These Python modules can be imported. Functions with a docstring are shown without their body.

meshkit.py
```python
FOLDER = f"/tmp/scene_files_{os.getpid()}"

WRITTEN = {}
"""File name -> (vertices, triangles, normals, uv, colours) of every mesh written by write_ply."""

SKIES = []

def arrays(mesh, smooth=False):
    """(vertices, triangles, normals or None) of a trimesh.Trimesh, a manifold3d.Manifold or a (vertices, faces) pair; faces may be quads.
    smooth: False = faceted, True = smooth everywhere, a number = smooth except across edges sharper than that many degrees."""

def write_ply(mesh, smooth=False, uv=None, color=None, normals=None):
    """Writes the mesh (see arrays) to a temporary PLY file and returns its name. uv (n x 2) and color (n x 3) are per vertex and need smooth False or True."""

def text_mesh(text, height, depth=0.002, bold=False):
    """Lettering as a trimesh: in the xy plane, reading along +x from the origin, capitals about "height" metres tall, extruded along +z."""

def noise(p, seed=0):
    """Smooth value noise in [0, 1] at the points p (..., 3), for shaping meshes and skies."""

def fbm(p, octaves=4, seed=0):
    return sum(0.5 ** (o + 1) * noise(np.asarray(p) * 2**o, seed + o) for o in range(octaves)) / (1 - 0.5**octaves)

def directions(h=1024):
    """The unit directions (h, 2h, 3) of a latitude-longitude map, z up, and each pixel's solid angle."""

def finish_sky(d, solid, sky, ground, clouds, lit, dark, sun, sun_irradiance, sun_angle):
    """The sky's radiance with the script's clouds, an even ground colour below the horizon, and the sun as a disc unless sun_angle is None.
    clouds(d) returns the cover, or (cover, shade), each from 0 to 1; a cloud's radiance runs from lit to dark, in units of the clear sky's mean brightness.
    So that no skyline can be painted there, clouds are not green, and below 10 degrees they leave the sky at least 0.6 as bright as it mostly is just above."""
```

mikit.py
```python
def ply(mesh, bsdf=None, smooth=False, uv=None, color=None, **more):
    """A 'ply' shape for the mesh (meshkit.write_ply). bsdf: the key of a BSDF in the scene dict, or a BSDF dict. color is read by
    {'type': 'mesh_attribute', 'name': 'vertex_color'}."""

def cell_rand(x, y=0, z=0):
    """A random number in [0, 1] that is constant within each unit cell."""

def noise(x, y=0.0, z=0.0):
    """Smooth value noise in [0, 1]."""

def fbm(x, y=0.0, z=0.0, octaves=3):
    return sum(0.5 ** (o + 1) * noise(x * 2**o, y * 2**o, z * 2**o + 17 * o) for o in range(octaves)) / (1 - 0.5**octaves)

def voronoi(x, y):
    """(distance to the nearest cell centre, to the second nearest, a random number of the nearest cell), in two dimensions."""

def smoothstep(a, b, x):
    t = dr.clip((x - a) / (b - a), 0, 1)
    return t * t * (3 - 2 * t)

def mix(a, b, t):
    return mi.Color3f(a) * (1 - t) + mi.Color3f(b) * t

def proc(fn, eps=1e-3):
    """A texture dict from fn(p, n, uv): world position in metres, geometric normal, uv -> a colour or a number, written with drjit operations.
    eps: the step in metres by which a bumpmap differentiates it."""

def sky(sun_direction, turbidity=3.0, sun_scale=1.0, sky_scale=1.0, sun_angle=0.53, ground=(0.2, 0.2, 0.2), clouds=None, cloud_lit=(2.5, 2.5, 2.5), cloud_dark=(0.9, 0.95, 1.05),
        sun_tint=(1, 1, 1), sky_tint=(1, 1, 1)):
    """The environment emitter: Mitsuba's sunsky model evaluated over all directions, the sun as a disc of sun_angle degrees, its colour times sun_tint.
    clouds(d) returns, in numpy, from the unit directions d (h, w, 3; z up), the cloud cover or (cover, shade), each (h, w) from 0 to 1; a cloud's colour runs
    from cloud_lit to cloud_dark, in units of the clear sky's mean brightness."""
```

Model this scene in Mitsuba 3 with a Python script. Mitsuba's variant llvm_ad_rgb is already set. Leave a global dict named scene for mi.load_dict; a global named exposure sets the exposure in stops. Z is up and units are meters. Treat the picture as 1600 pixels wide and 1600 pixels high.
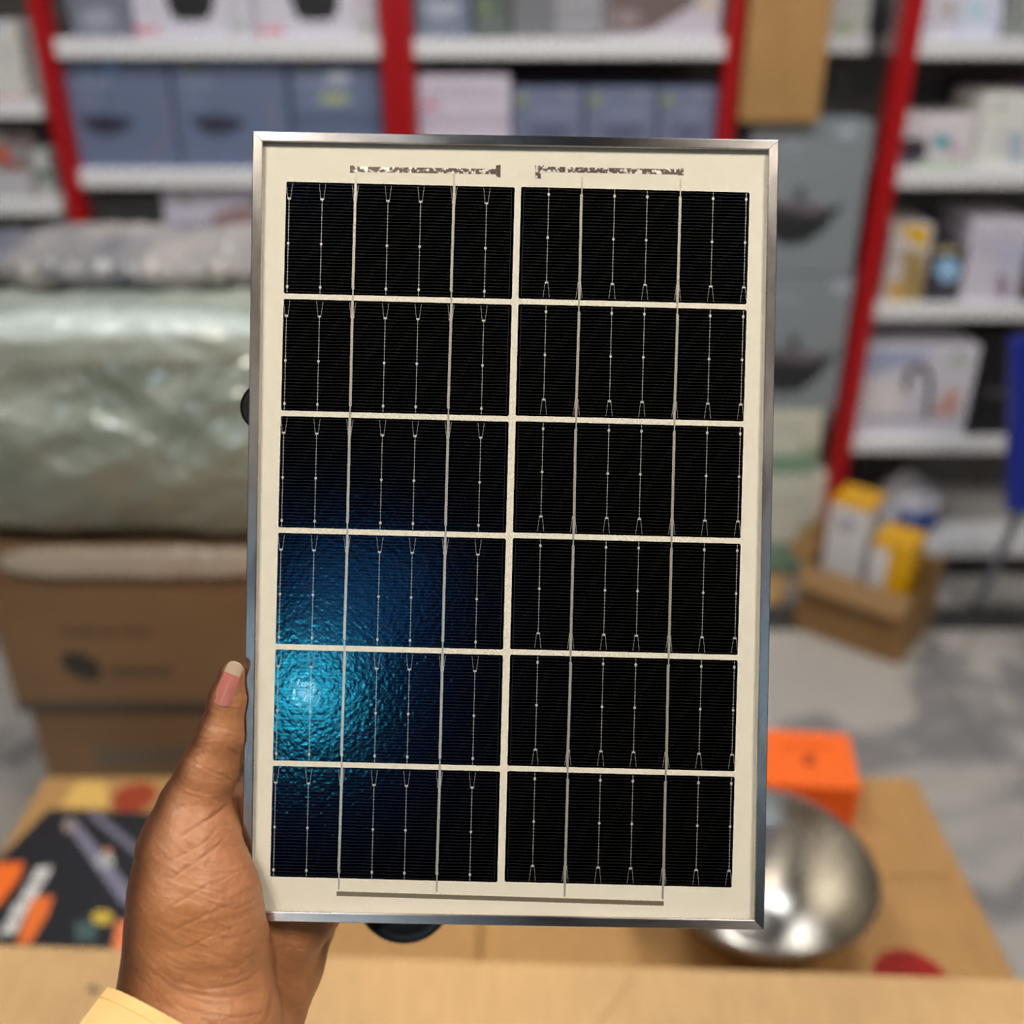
import math, random
import numpy as np, trimesh, drjit as dr, mitsuba as mi, mikit, meshkit
from scipy.spatial.transform import Rotation
from shapely.geometry import Polygon, box as sbox, Point
from shapely import affinity
from manifold3d import Manifold

rng = random.Random(7)
T = mi.ScalarTransform4f
scene, labels = {}, {}

# ------------------------------------------------------------------ camera, lights, exposure
CAM = np.array([0.0, 0.0, 1.55]); PITCH = math.radians(27.4); FPX = 1600.0
FWD = np.array([0, math.cos(PITCH), -math.sin(PITCH)])
UPV = np.array([0, math.sin(PITCH), math.cos(PITCH)])
RGT = np.array([1.0, 0, 0])
exposure = 0.75
scene['camera'] = {'type': 'thinlens', 'fov': 2 * math.degrees(math.atan(0.5)), 'fov_axis': 'x', 'aperture_radius': 0.0049,
                   'focus_distance': 0.459, 'near_clip': 0.02, 'far_clip': 60.0,
                   'to_world': T().look_at(origin=CAM.tolist(), target=(CAM + FWD).tolist(), up=[0, 0, 1])}
WARM, NEUTRAL, COOL = (1.0, 0.90, 0.75), (0.97, 0.98, 1.0), (0.62, 0.88, 1.0)
# unseen ceiling lamps, placed to light hand, panel and shelves: (x, y, half width, half length, colour, radiance)
CEILING = 3.0
UNSEEN_LAMPS = [(-0.75, -0.35, 0.30, 0.30, WARM, 14.5, 'left'), (0.95, -0.35, 0.30, 0.30, WARM, 16.0, 'right'),
         (-2.1, -1.9, 0.30, 0.30, WARM, 3.5, 'rear left, added as fill'), (2.1, -1.9, 0.30, 0.30, WARM, 5.0, 'rear right, added as fill'),  # rear pair added as frontal fill
         (-0.75, 1.25, 0.30, 0.30, NEUTRAL, 13.0, 'left, nearest the shelves'), (0.75, 1.25, 0.30, 0.30, NEUTRAL, 13.0, 'right, nearest the shelves')]
UNSEEN_SPOT = dict(px=(476, 1082), radius=0.07, colour=COOL, radiance=170.0)  # unseen lamp, placed where the panel mirrors its bright glint
UNSEEN_TUBE = dict(px=((520, 1030), (575, 880)), width=0.28, colour=(0.24, 0.42, 1.0), radiance=1.15)  # unseen lamp, placed to give the cells their blue glow


def lin(c):
    c = np.asarray(c, float) / 255
    return np.where(c <= 0.04045, c / 12.92, ((c + 0.055) / 1.055) ** 2.4).tolist()


def ray(px, py):
    d = FWD + RGT * ((px - 800) / FPX) + UPV * ((800 - py) / FPX)
    return d


def at(px, py, Y):
    d = ray(px, py); return CAM + d * (Y / d[1])


def atz(px, py, z):
    d = ray(px, py); return CAM + d * ((z - CAM[2]) / d[2])


def deep(px, py, depth):
    return CAM + ray(px, py) * depth


# ------------------------------------------------------------------ materials
def rgb(c):
    return {'type': 'rgb', 'value': lin(c)}


_mats = {}


def mat(c, rough=0.55, spec=0.4, metallic=0.0, coat=0.0):
    k = (tuple(c), rough, spec, metallic, coat)
    if k not in _mats:
        key = f'paint_{len(_mats):03d}'
        d = {'type': 'principled', 'base_color': rgb(c), 'roughness': rough, 'specular': spec, 'metallic': metallic}
        if coat:
            d.update(clearcoat=coat, clearcoat_gloss=0.9)
        scene[key] = {'type': 'twosided', 'bsdf': d}
        _mats[k] = key
    return _mats[k]


def proc_mat(key, fn, rough=0.6, bump=None, bump_scale=1e-3, eps=1e-3, **more):
    d = {'type': 'principled', 'base_color': mikit.proc(fn), 'roughness': rough, 'specular': 0.35, **more}
    if bump:
        d = {'type': 'bumpmap', 'arbitrary': mikit.proc(bump, eps), 'scale': bump_scale, 'bsdf': d}
    scene[key] = {'type': 'twosided', 'bsdf': d}
    return key


def kraft(c):
    a, b = lin(c), lin([x * 0.86 for x in c])

    def fn(p, n, uv):
        f = mikit.fbm(p.x * 9, p.y * 9, p.z * 9, 3) * 0.7 + mikit.noise(p.x * 140, p.y * 30, p.z * 300) * 0.3
        return mikit.mix(a, b, f)
    return fn


KRAFT_LIGHT = proc_mat('kraft_light', kraft((214, 172, 118)))
KRAFT = proc_mat('kraft_mid', kraft((186, 142, 88)))
KRAFT_BOX = proc_mat('kraft_box', kraft((152, 116, 72)))
KRAFT_DARK = proc_mat('kraft_dark', kraft((150, 118, 88)))


def marble(p, n, uv):
    w = mikit.fbm(p.x * 2.2, p.y * 2.2, p.z, 4)
    v = dr.abs(mikit.fbm(p.x * 1.3 + w * 2.2 + p.y * 1.2, p.y * 2.1 - p.x * 0.6, 3.0, 4) - 0.5)
    vein = 1 - mikit.smoothstep(0.0, 0.09, v)
    return mikit.mix(mikit.mix(lin((194, 188, 180)), lin((166, 164, 162)), w), lin((112, 112, 116)), vein * 0.75)


MARBLE = proc_mat('marble', marble, rough=0.25)
RED = mat((168, 12, 20), 0.4)
SHELF_WHITE = mat((226, 226, 228), 0.4)
DARK = mat((26, 27, 30), 0.6)


# ------------------------------------------------------------------ mesh helpers
def rbox(x0, x1, y0, y1, z0, z1, c=0.003):
    c = min(c, (x1 - x0) / 3, (y1 - y0) / 3, (z1 - z0) / 3)
    p = []
    for x, sx in ((x0, 1), (x1, -1)):
        for y, sy in ((y0, 1), (y1, -1)):
            for z, sz in ((z0, 1), (z1, -1)):
                p += [(x + sx * c, y + sy * c, z), (x + sx * c, y, z + sz * c), (x, y + sy * c, z + sz * c)]
    return trimesh.convex.convex_hull(np.array(p))


def hull(pts):
    return trimesh.convex.convex_hull(np.array(pts, float))


def key_for(name, parent=None):
    k = (parent + '__' if parent else '') + name
    used = lambda q: q in scene or q in labels or any(s.startswith(q + '__') for s in scene)
    if not used(k):
        return k
    i = 1
    while used(f'{k}_{i:03d}'):
        i += 1
    return f'{k}_{i:03d}'


def obj(name, mesh, m, parent=None, smooth=False, label=None, cat=None, group=None, kind=None, **kw):
    k = key_for(name, parent)
    scene[k] = mikit.ply(mesh, m, smooth, **kw)
    d = {a: b for a, b in (('label', label), ('category', cat), ('group', group), ('kind', kind)) if b}
    if d:
        labels[k] = d
    return k


def thing(name, label, cat, group=None):
    k = key_for(name)
    labels[k] = {'label': label, 'category': cat}
    if group:
        labels[k]['group'] = group
    return k


def extrude(poly, h):
    gs = [g for g in getattr(poly, 'geoms', [poly]) if g.area > 1e-12]
    return trimesh.util.concatenate([trimesh.creation.extrude_polygon(g, h, engine='earcut') for g in gs])


def on_front(poly, Y, h=0.0006):
    """polygon in (x, z) raised on the plane y = Y, facing the viewer"""
    m = extrude(poly, h)
    v = m.vertices
    m.vertices = np.stack([v[:, 0], Y - v[:, 2], v[:, 1]], 1)
    m.invert()
    if m.volume < 0:
        m.invert()
    return m


def on_top(poly, z, h=0.0006):
    m = extrude(poly, h); m.vertices[:, 2] += z
    return m


def lathe(profile, n=48):
    return trimesh.creation.revolve(np.array(profile, float), sections=n)


def px_poly(pts, Y):
    return Polygon([(q[0], q[2]) for q in (at(x, y, Y) for x, y in pts)])


def top_poly(pts, z):
    return Polygon([(q[0], q[1]) for q in (atz(x, y, z) for x, y in pts)])


def ell(cx, cy, rx, ry, n=24, a0=0.0, a1=2 * math.pi):
    return [(cx + rx * math.cos(a0 + (a1 - a0) * i / n), cy + ry * math.sin(a0 + (a1 - a0) * i / n)) for i in range(n)]


def rect(x0, y0, x1, y1):
    return [(x0, y0), (x1, y0), (x1, y1), (x0, y1)]


def text_rows(x0, x1, y0, h, seed, rows=1, gap=1.6):
    """blocks like far-off lettering, in pixels"""
    r = random.Random(seed); out = []
    for k in range(rows):
        x = x0; y = y0 + k * h * gap
        while x < x1 - h * 0.4:
            w = h * r.uniform(0.35, 0.8)
            out.append(rect(x, y, min(x + w, x1), y + h))
            x += w + h * (0.22 if r.random() < 0.75 else 0.7)
    return out


def product_box(name, label, px0, px1, py0, Y, z0, colour, prints=(), depth=0.22, group=None, cat='box', lean=0, rough=0.45):
    """a closed box standing at height z0, its front face in the plane y = Y"""
    zt = at(800, py0, Y)[2]
    zm = (zt + z0) / 2
    zc = Y * math.cos(PITCH) + (CAM[2] - zm) * math.sin(PITCH)
    x0, x1 = (px0 - 800) / FPX * zc, (px1 - 800) / FPX * zc
    m = colour if isinstance(colour, str) else mat(colour, rough, 0.5)
    k = thing(name, label, cat, group)
    obj('body', rbox(x0, x1, Y, Y + depth, z0, zt, 0.003), m, k)
    lim = sbox(x0 + 0.002, z0 + 0.002, x1 - 0.002, zt - 0.002)
    # box lid: the tuck flap's edge line on top
    for pname, c, polys in prints:
        polys = polys if isinstance(polys[0][0], (tuple, list)) else [polys]
        ps = [px_poly(q, Y).buffer(0).intersection(lim) for q in polys]
        ps = [g for p in ps for g in getattr(p, 'geoms', [p]) if g.geom_type == 'Polygon' and g.area > 1e-7]
        if not ps:
            continue
        mm = trimesh.util.concatenate([on_front(p, Y) for p in ps])
        obj(pname, mm, c if isinstance(c, str) else mat(c, 0.45, 0.5), k, kind='stuff' if 'text' in pname or 'logo' in pname else None)
    return k


# ------------------------------------------------------------------ room
def struct(name, mesh, m, **kw):
    return obj(name, mesh, m, kind='structure', **kw)


X0, X1, Y0, Y1 = -2.9, 2.9, -7.6, 2.95
WALL = mat((96, 93, 89), 0.8)  # side walls out of view, toned dark for the bowl's reflection
struct('wall_back', rbox(X0 - .1, X1 + .1, Y1, Y1 + .1, -0.1, CEILING + .1), mat((120, 118, 116), 0.8))
struct('wall_left', rbox(X0 - .1, X0, Y0, Y1, -0.1, CEILING + .1), WALL)
struct('wall_right', rbox(X1, X1 + .1, Y0, Y1, -0.1, CEILING + .1), WALL)
struct('wall_front', rbox(X0 - .1, X1 + .1, Y0 - .1, Y0, -0.1, CEILING + .1), mat((44, 42, 40), 0.8))  # out of view behind the viewer, dark so the cells reflect little
struct('ceiling', rbox(X0, X1, Y0, Y1, CEILING, CEILING + .1), mat((84, 84, 86), 0.8))  # out of view, toned dark to keep reflections in the cells low
fl = struct('floor', rbox(X0, X1, Y0, Y1, -0.1, -0.004), mat((120, 118, 114), 0.7))
ty = 2.30
for iy in range(4):
    y1 = ty - iy * 0.6
    for ix in range(-4, 5):
        cx = ix * 0.6 + 0.18
        if cx - .3 < X0 or cx + .3 > X1:
            continue
        obj('tile', rbox(cx - .2985, cx + .2985, y1 - .597, y1, -0.006, 0.0, 0.0012), MARBLE, fl)
for ix in range(-4, 5):
    cx = ix * 0.6 + 0.18
    if cx - .3 < X0 or cx + .3 > X1:
        continue
    obj('border_tile', rbox(cx - .2985, cx + .2985, ty + .003, ty + .117, -0.006, 0.0, 0.0012), mat((62, 62, 64), 0.35), fl, label='dark border tile')
    obj('tile', rbox(cx - .2985, cx + .2985, ty + .12, Y1, -0.006, 0.0, 0.0012), MARBLE, fl)


# ------------------------------------------------------------------ the lamps, all out of view
def unseen_lamp_panel(x, y, hx, hy, col, rad, where):
    k = thing('unseen_ceiling_lamp', f'unseen square ceiling light panel overhead, {where}', 'lamp', 'unseen ceiling light panels')
    z = CEILING
    fr = trimesh.util.concatenate([rbox(x - hx - .02, x + hx + .02, y - hy - .02, y - hy, z - .03, z - .001, .002), rbox(x - hx - .02, x + hx + .02, y + hy, y + hy + .02, z - .03, z - .001, .002),
                                   rbox(x - hx - .02, x - hx, y - hy, y + hy, z - .03, z - .001, .002), rbox(x + hx, x + hx + .02, y - hy, y + hy, z - .03, z - .001, .002)])
    obj('frame', fr, SHELF_WHITE, k)
    v = np.array([[x - hx, y - hy, z - .02], [x + hx, y - hy, z - .02], [x + hx, y + hy, z - .02], [x - hx, y + hy, z - .02]])
    d = obj('diffuser', trimesh.Trimesh(v, [[0, 2, 1], [0, 3, 2]], process=False), mat((240, 240, 240)), k)
    scene[d]['emitter'] = {'type': 'area', 'radiance': {'type': 'rgb', 'value': [c * rad for c in col]}}


for L in UNSEEN_LAMPS:
    unseen_lamp_panel(*L)

# ------------------------------------------------------------------ the solar panel (local frame in mm: u right, v up, w to the viewer)
PR = Rotation.from_rotvec([7.97206373e-03, -8.51272931e-04, -1.67504666e-02]).as_matrix()
PT = np.array([-1.2521738, -8.85936357, -458.724729])
BASIS = np.stack([RGT, UPV, -FWD], 1)
PW, PH = 235.0, 354.18


def cam_mm(p):
    return CAM + (np.asarray(p, float) @ BASIS.T) * 0.001


def panel_w(p):
    return cam_mm(np.asarray(p, float) @ PR.T + PT)


def pl(px, py, w=-3.0):
    """pixel -> (u, v) on the panel's plane at height w"""
    d = np.array([(px - 800) / FPX, (800 - py) / FPX, -1.0])
    n = PR[:, 2]; o = PT + n * w
    q = d * (o @ n) / (d @ n)
    return ((q - PT) @ PR)[:2]


def placed(mesh):
    m = mesh.copy(); m.vertices = panel_w(m.vertices); return m


def flat(poly, w0, w1):
    m = extrude(poly, w1 - w0); m.vertices[:, 2] += w0
    return m


def mirror_dir(px, py):
    """where the panel's mirror image at a pixel comes from"""
    d = ray(px, py); d = d / np.linalg.norm(d)
    n = BASIS @ PR[:, 2]
    u, v = pl(px, py)
    return panel_w([u, v, -3.0]), d - 2 * (d @ n) * n


def ceil_hit(px, py, z):
    o, d = mirror_dir(px, py)
    return o + d * ((z - o[2]) / d[2])


panel = thing('solar_panel', 'solar panel of twelve black cells in a silver frame, held up in the hand', 'solar panel')
scene['aluminium'] = {'type': 'twosided', 'bsdf': {'type': 'roughconductor', 'material': 'Al', 'distribution': 'beckmann', 'alpha_u': 0.08, 'alpha_v': 0.40,
                      'specular_reflectance': mikit.proc(lambda p, n, uv: mikit.mix((0.42, 0.37, 0.37), (0.86, 0.84, 0.82), mikit.smoothstep(.25, .75, mikit.fbm(uv.x * 0.045, uv.y * 0.10, 1.0, 3)) * 0.7 + 0.3 * mikit.noise(uv.x * 0.3, uv.y * 9.0, 2.0)))}}
LIP = 4.4
sec = np.array([(0.35, 0.0), (LIP - .35, 0.0), (LIP, -.35), (LIP, -1.1), (1.3, -1.1), (1.3, -5.5), (8, -5.5), (8, -6.7), (1.3, -6.7), (1.3, -15.8), (12, -15.8), (12, -17), (0, -17), (0, -.35)])


def rail(half_len, off):
    """a mitred frame rail along +x, outer face at y = -off"""
    n = len(sec); g = 0.1
    run = np.r_[0, np.cumsum(np.linalg.norm(np.diff(sec, axis=0), axis=1))]
    v, uv = [], []
    for s in (-1, 1):
        for (d, w), r in zip(sec, run):
            x = s * (half_len - d - g)
            v.append((x, -off + d, w)); uv.append((x, r))
    f = []
    for i in range(n):
        j = (i + 1) % n
        f += [(i, i + n, j), (j, i + n, j + n)]
    _, tri = trimesh.creation.triangulate_polygon(Polygon(sec), engine='earcut')
    cv, tri = trimesh.creation.triangulate_polygon(Polygon(sec), engine='earcut')
    idx = [int(np.argmin(np.linalg.norm(sec - c, axis=1))) for c in cv]
    for a, b, c in tri:
        a, b, c = idx[a], idx[b], idx[c]
        f += [(a, b, c), (c + n, b + n, a + n)]
    m = trimesh.Trimesh(np.array(v), np.array(f), process=False)
    if m.volume < 0:
        m.faces = m.faces[:, ::-1]
    return m, np.array(uv)


for ang, hl, off in ((0, PW / 2, PH / 2), (90, PH / 2, PW / 2), (180, PW / 2, PH / 2), (270, PH / 2, PW / 2)):
    m, uv = rail(hl, off)
    m.vertices = m.vertices @ Rotation.from_euler('z', ang, degrees=True).as_matrix().T
    obj('frame_rail', placed(m), 'aluminium', panel, uv=uv)
inner = sbox(-PW / 2 + 1.5, -PH / 2 + 1.5, PW / 2 - 1.5, PH / 2 - 1.5)
scene['backsheet'] = {'type': 'twosided', 'bsdf': {'type': 'principled', 'base_color': rgb((235, 230, 216)), 'roughness': 0.5, 'specular': 0.3}}
obj('backsheet', placed(flat(inner, -5.3, -3.2)), 'backsheet', panel, label='cream white backsheet')


def pebble(p, n, uv):
    return mikit.noise(uv.x * 0.58, uv.y * 0.58, 0.5) * 0.65 + mikit.noise(uv.x * 1.1 + 9, uv.y * 1.1, 3.5) * 0.35


def cell_tint(p, n, uv):
    return mikit.mix((0.0022, 0.028, 0.075), (0.0035, 0.032, 0.065), mikit.noise(uv.x * 0.01, uv.y * 0.01))


scene['silicon'] = {'type': 'twosided', 'bsdf': {'type': 'blendbsdf', 'weight': 0.5,
    'a': {'type': 'bumpmap', 'arbitrary': mikit.proc(pebble, 2e-4), 'scale': 0.85e-4, 'bsdf': {'type': 'roughconductor', 'material': 'none', 'distribution': 'beckmann', 'alpha': 0.022, 'specular_reflectance': {'type': 'rgb', 'value': [0.0034, 0.050, 0.066]}}},
    'b': {'type': 'roughconductor', 'material': 'none', 'distribution': 'beckmann', 'alpha': 0.06, 'specular_reflectance': {'type': 'rgb', 'value': [0.0004, 0.004, 0.017]}}}}
SILVER = mat((205, 203, 198), 0.45, 0.5, 0.3)
FINGER = mat((52, 50, 48), 0.5)
RIBBON = mat((206, 200, 190), 0.35, 0.5, 0.6)
scene['solder'] = {'type': 'twosided', 'bsdf': {'type': 'principled', 'roughness': 0.35, 'metallic': 0.85, 'specular': 0.5,
                   'base_color': mikit.proc(lambda p, n, uv: mikit.mix((0.16, 0.13, 0.11), (0.95, 0.93, 0.88), mikit.smoothstep(0.50, 0.66, mikit.fbm(p.x * 900, p.z * 900, p.y * 900, 2))))}}
# cell corners of the two columns, from their outer corners
LT, LB = (447.6, 284), (422.3, 1369.0)          # left column, outer left edge
LRT, LRB = (805.4, 293), (775.8, 1378.6)
RLT, RLB = (814.3, 293.5), (788.6, 1378.8)
RRT, RRB = (1171.2, 300), (1143.0, 1385.0)


def grid_frame(a, b, c, d):
    A, B, C, D = (pl(*q) for q in (a, b, c, d))
    w = (np.linalg.norm(B - A) + np.linalg.norm(D - C)) / 2
    h = (np.linalg.norm(C - A) + np.linalg.norm(D - B)) / 2
    return (A + B + C + D) / 4, w, h, A, B, C, D


colsL, colsR = grid_frame(LT, LRT, LB, LRB), grid_frame(RLT, RRT, RLB, RRB)
CW, CH = (colsL[1] + colsR[1]) / 2, (colsL[2] + colsR[2]) / 2
GAP = 2.55
CELL_H = (CH - 5 * GAP) / 6
TILT = math.atan2(*(colsL[5] - colsL[3])[::-1]) + math.pi / 2   # turn of the column's axis
BUS_X = [1.45, 16.3, 31.1, 45.9, 60.6, 75.4, 90.2]
NF = 34


def cell_parts():
    """one cell, origin at its middle; forks open towards +y"""
    w, h = CW, CELL_H
    body = flat(Polygon([(-w/2+.5, -h/2), (w/2-.5, -h/2), (w/2, -h/2+.5), (w/2, h/2-.5), (w/2-.5, h/2), (-w/2+.5, h/2), (-w/2, h/2-.5), (-w/2, -h/2+.5)]), -3.2, -3.0)
    ys = [-h/2 + .9 + (h - 1.8) * i / (NF - 1) for i in range(NF)]
    fing = [sbox(-w/2 + .25, y - .07, w/2 - 1.15, y + .07) for y in ys] + [sbox(w/2 - 1.3, -h/2 + .8, w/2 - 1.15, h/2 - .8)]
    fm = trimesh.util.concatenate([flat(p, -3.0, -2.985) for p in fing])
    buses = []
    for bx in BUS_X:
        x = -w/2 + bx; yt, yb = h/2 - 7.6, -h/2 + .3
        parts = [sbox(x - .09, yb, x + .09, yt), sbox(x - .8, yt - .25, x + .8, yt + .5)]
        for s in (-1, 1):
            parts.append(Polygon([(x + s * .62, yt + .4), (x + s * .76, yt + .4), (x + s * 1.5, h/2 - .7), (x + s * 1.36, h/2 - .7)]))
        parts += [sbox(x - .3, y - .09, x + .3, y + .09) for y in ys if y < yt]
        for yy in (-h/2 + 3.1, -h/2 + 22.5):
            parts.append(Point(x, yy).buffer(.62, 6))
        buses.append(trimesh.util.concatenate([flat(p, -2.984, -2.95) for p in parts]))
    return body, fm, buses


cb, cf, cbus = cell_parts()


def cell_move(mesh, centre, flip):
    m = mesh.copy()
    R = Rotation.from_euler('z', (TILT if not flip else TILT + math.pi)).as_matrix()
    m.vertices = m.vertices @ R.T + np.array([centre[0], centre[1], 0])
    return m


centres = []
for fr, flip in ((colsL, False), (colsR, True)):
    mid = fr[0]; ax = (fr[5] - fr[3]) / np.linalg.norm(fr[5] - fr[3])       # downwards
    for r in range(6):
        c = mid + ax * ((r - 2.5) * (CELL_H + GAP))
        centres.append((c, flip, r))
        m = cell_move(cb, c, flip)
        k = obj('cell', placed(m), 'silicon', panel, uv=m.vertices[:, :2].copy())
        obj('grid_fingers', placed(cell_move(cf, c, flip)), FINGER, k, kind='stuff')
        for b in cbus:
            obj('busbar', placed(cell_move(b, c, flip)), SILVER, k)
        # solder ribbons down the third and sixth lines, bridging the gap to the next cell
        for bi in (2, 5):
            x = -CW/2 + BUS_X[bi]; h = CELL_H; j = rng.uniform(-.2, .2)
            up = h/2 + (5.4 if r == 0 and not flip else GAP if not flip else (6.0 if r == 5 else GAP))
            p = Polygon([(x - .62 + j, -h/2 + 2.9), (x + .62 + j, -h/2 + 2.9), (x + .62 - j, h/2 - .5), (x + .40, h/2), (x + .40, up), (x - .40, up), (x - .40, h/2), (x - .62 - j, h/2 - .5)])
            low = sbox(x - .3, -h/2 - (5.0 if (r == 5 and not flip) or (r == 0 and flip) else 0.1), x + .3, -h/2 + 3)
            obj('ribbon', placed(cell_move(flat(p.union(low), -2.945, -2.85), c, flip)), RIBBON, panel)


def bar(pts, wpx, w0=-3.19, w1=-2.9, extra=()):
    a, b = pl(*pts[0]), pl(*pts[1])
    d = (b - a) / np.linalg.norm(b - a); n = np.array([-d[1], d[0]]) * wpx / 2
    p = Polygon([a + n, b + n, b - n, a - n])
    for q in extra:
        e = [pl(*s) for s in q]
        p = p.union(Polygon(e))
    return flat(p, w0, w1)


obj('bus_bar', placed(bar(((548, 264.5), (781, 268.5)), 2.3, extra=[[(775, 258), (782, 258), (782, 277), (775, 277)], [(547, 259), (553, 259), (553, 270), (547, 270)]])), 'solder', panel)
obj('bus_bar', placed(bar(((836, 264.5), (1068, 269)), 2.3, extra=[[(836, 259), (850, 259), (850, 271), (845, 271), (845, 279), (837, 279)], [(1060, 263), (1068, 263), (1068, 274), (1060, 274)]])), 'solder', panel)
obj('bus_bar', placed(bar(((526, 1396), (1037, 1411.5)), 2.0)), mat((150, 138, 118), 0.4, 0.5, 0.5), panel)
# the pebbled front glass: a single sheet with real relief
gu, gv = np.arange(-PW / 2 + 1.5, PW / 2 - 1.5 + .3, .62), np.arange(-PH / 2 + 1.5, PH / 2 - 1.5 + .3, .62)
U, V = np.meshgrid(gu, gv)
Q = np.stack([U, V, U * 0], -1)
relief = 0.010 * meshkit.noise(Q * 0.62, 3) + 0.006 * meshkit.noise(Q * 1.1, 5)
verts = np.stack([U, V, -2.5 + relief], -1).reshape(-1, 3)
nu, nv = len(gu), len(gv)
I = np.arange(nu * nv).reshape(nv, nu)
quads = np.stack([I[:-1, :-1], I[:-1, 1:], I[1:, 1:], I[1:, :-1]], -1).reshape(-1, 4)
scene['panel_glass'] = {'type': 'thindielectric', 'int_ior': 1.3, 'specular_reflectance': {'type': 'rgb', 'value': [0.07, 0.07, 0.07]}}
obj('cover_glass', (panel_w(verts), quads), 'panel_glass', panel, smooth=True, label='pebbled cover glass')
# the back: junction box, bracket with its round knob and round foot
BLACK = mat((14, 14, 15), 0.35, 0.5)
obj('junction_box', placed(rbox(-25, 25, 60, 110, -18, -5.4, 2)), BLACK, panel, label='black junction box on the back')


def disc(c, r, w0, w1, ridge=True):
    prof = [(0, w1 - 1), (r * .35, w1 - 1), (r * .42, w1), (r * .72, w1), (r * .76, w1 - .8), (r * .9, w1 - .8), (r * .95, w1 - .2), (r, w1 - 1), (r, w0 + .8), (r - .8, w0), (0, w0)]
    m = lathe(prof[::-1], 64)
    if m.volume < 0:
        m.invert()
    m.vertices += [c[0], c[1], 0]
    return m


brk = obj('bracket', placed(trimesh.util.concatenate([rbox(-PW/2 + 3, -PW/2 + 16, -20, 60, -30, -26, 1), rbox(-PW/2 + 3, -30, 43, 60, -34, -30, 1), rbox(-60, -36, -165, 60, -100, -96, 1), rbox(-60, -36, 43, 60, -98, -32, 1)])), BLACK, panel, label='black mounting bracket')
kc = pl(416, 637, -28)
obj('knob', placed(disc(kc, 11.6, -36, -24)), BLACK, brk, smooth=30, label='round black bracket knob')
fc = pl(632, 1396, -112)
obj('foot', placed(disc(fc, 27, -121, -108)), BLACK, brk, smooth=30, label='round black bracket foot')

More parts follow.
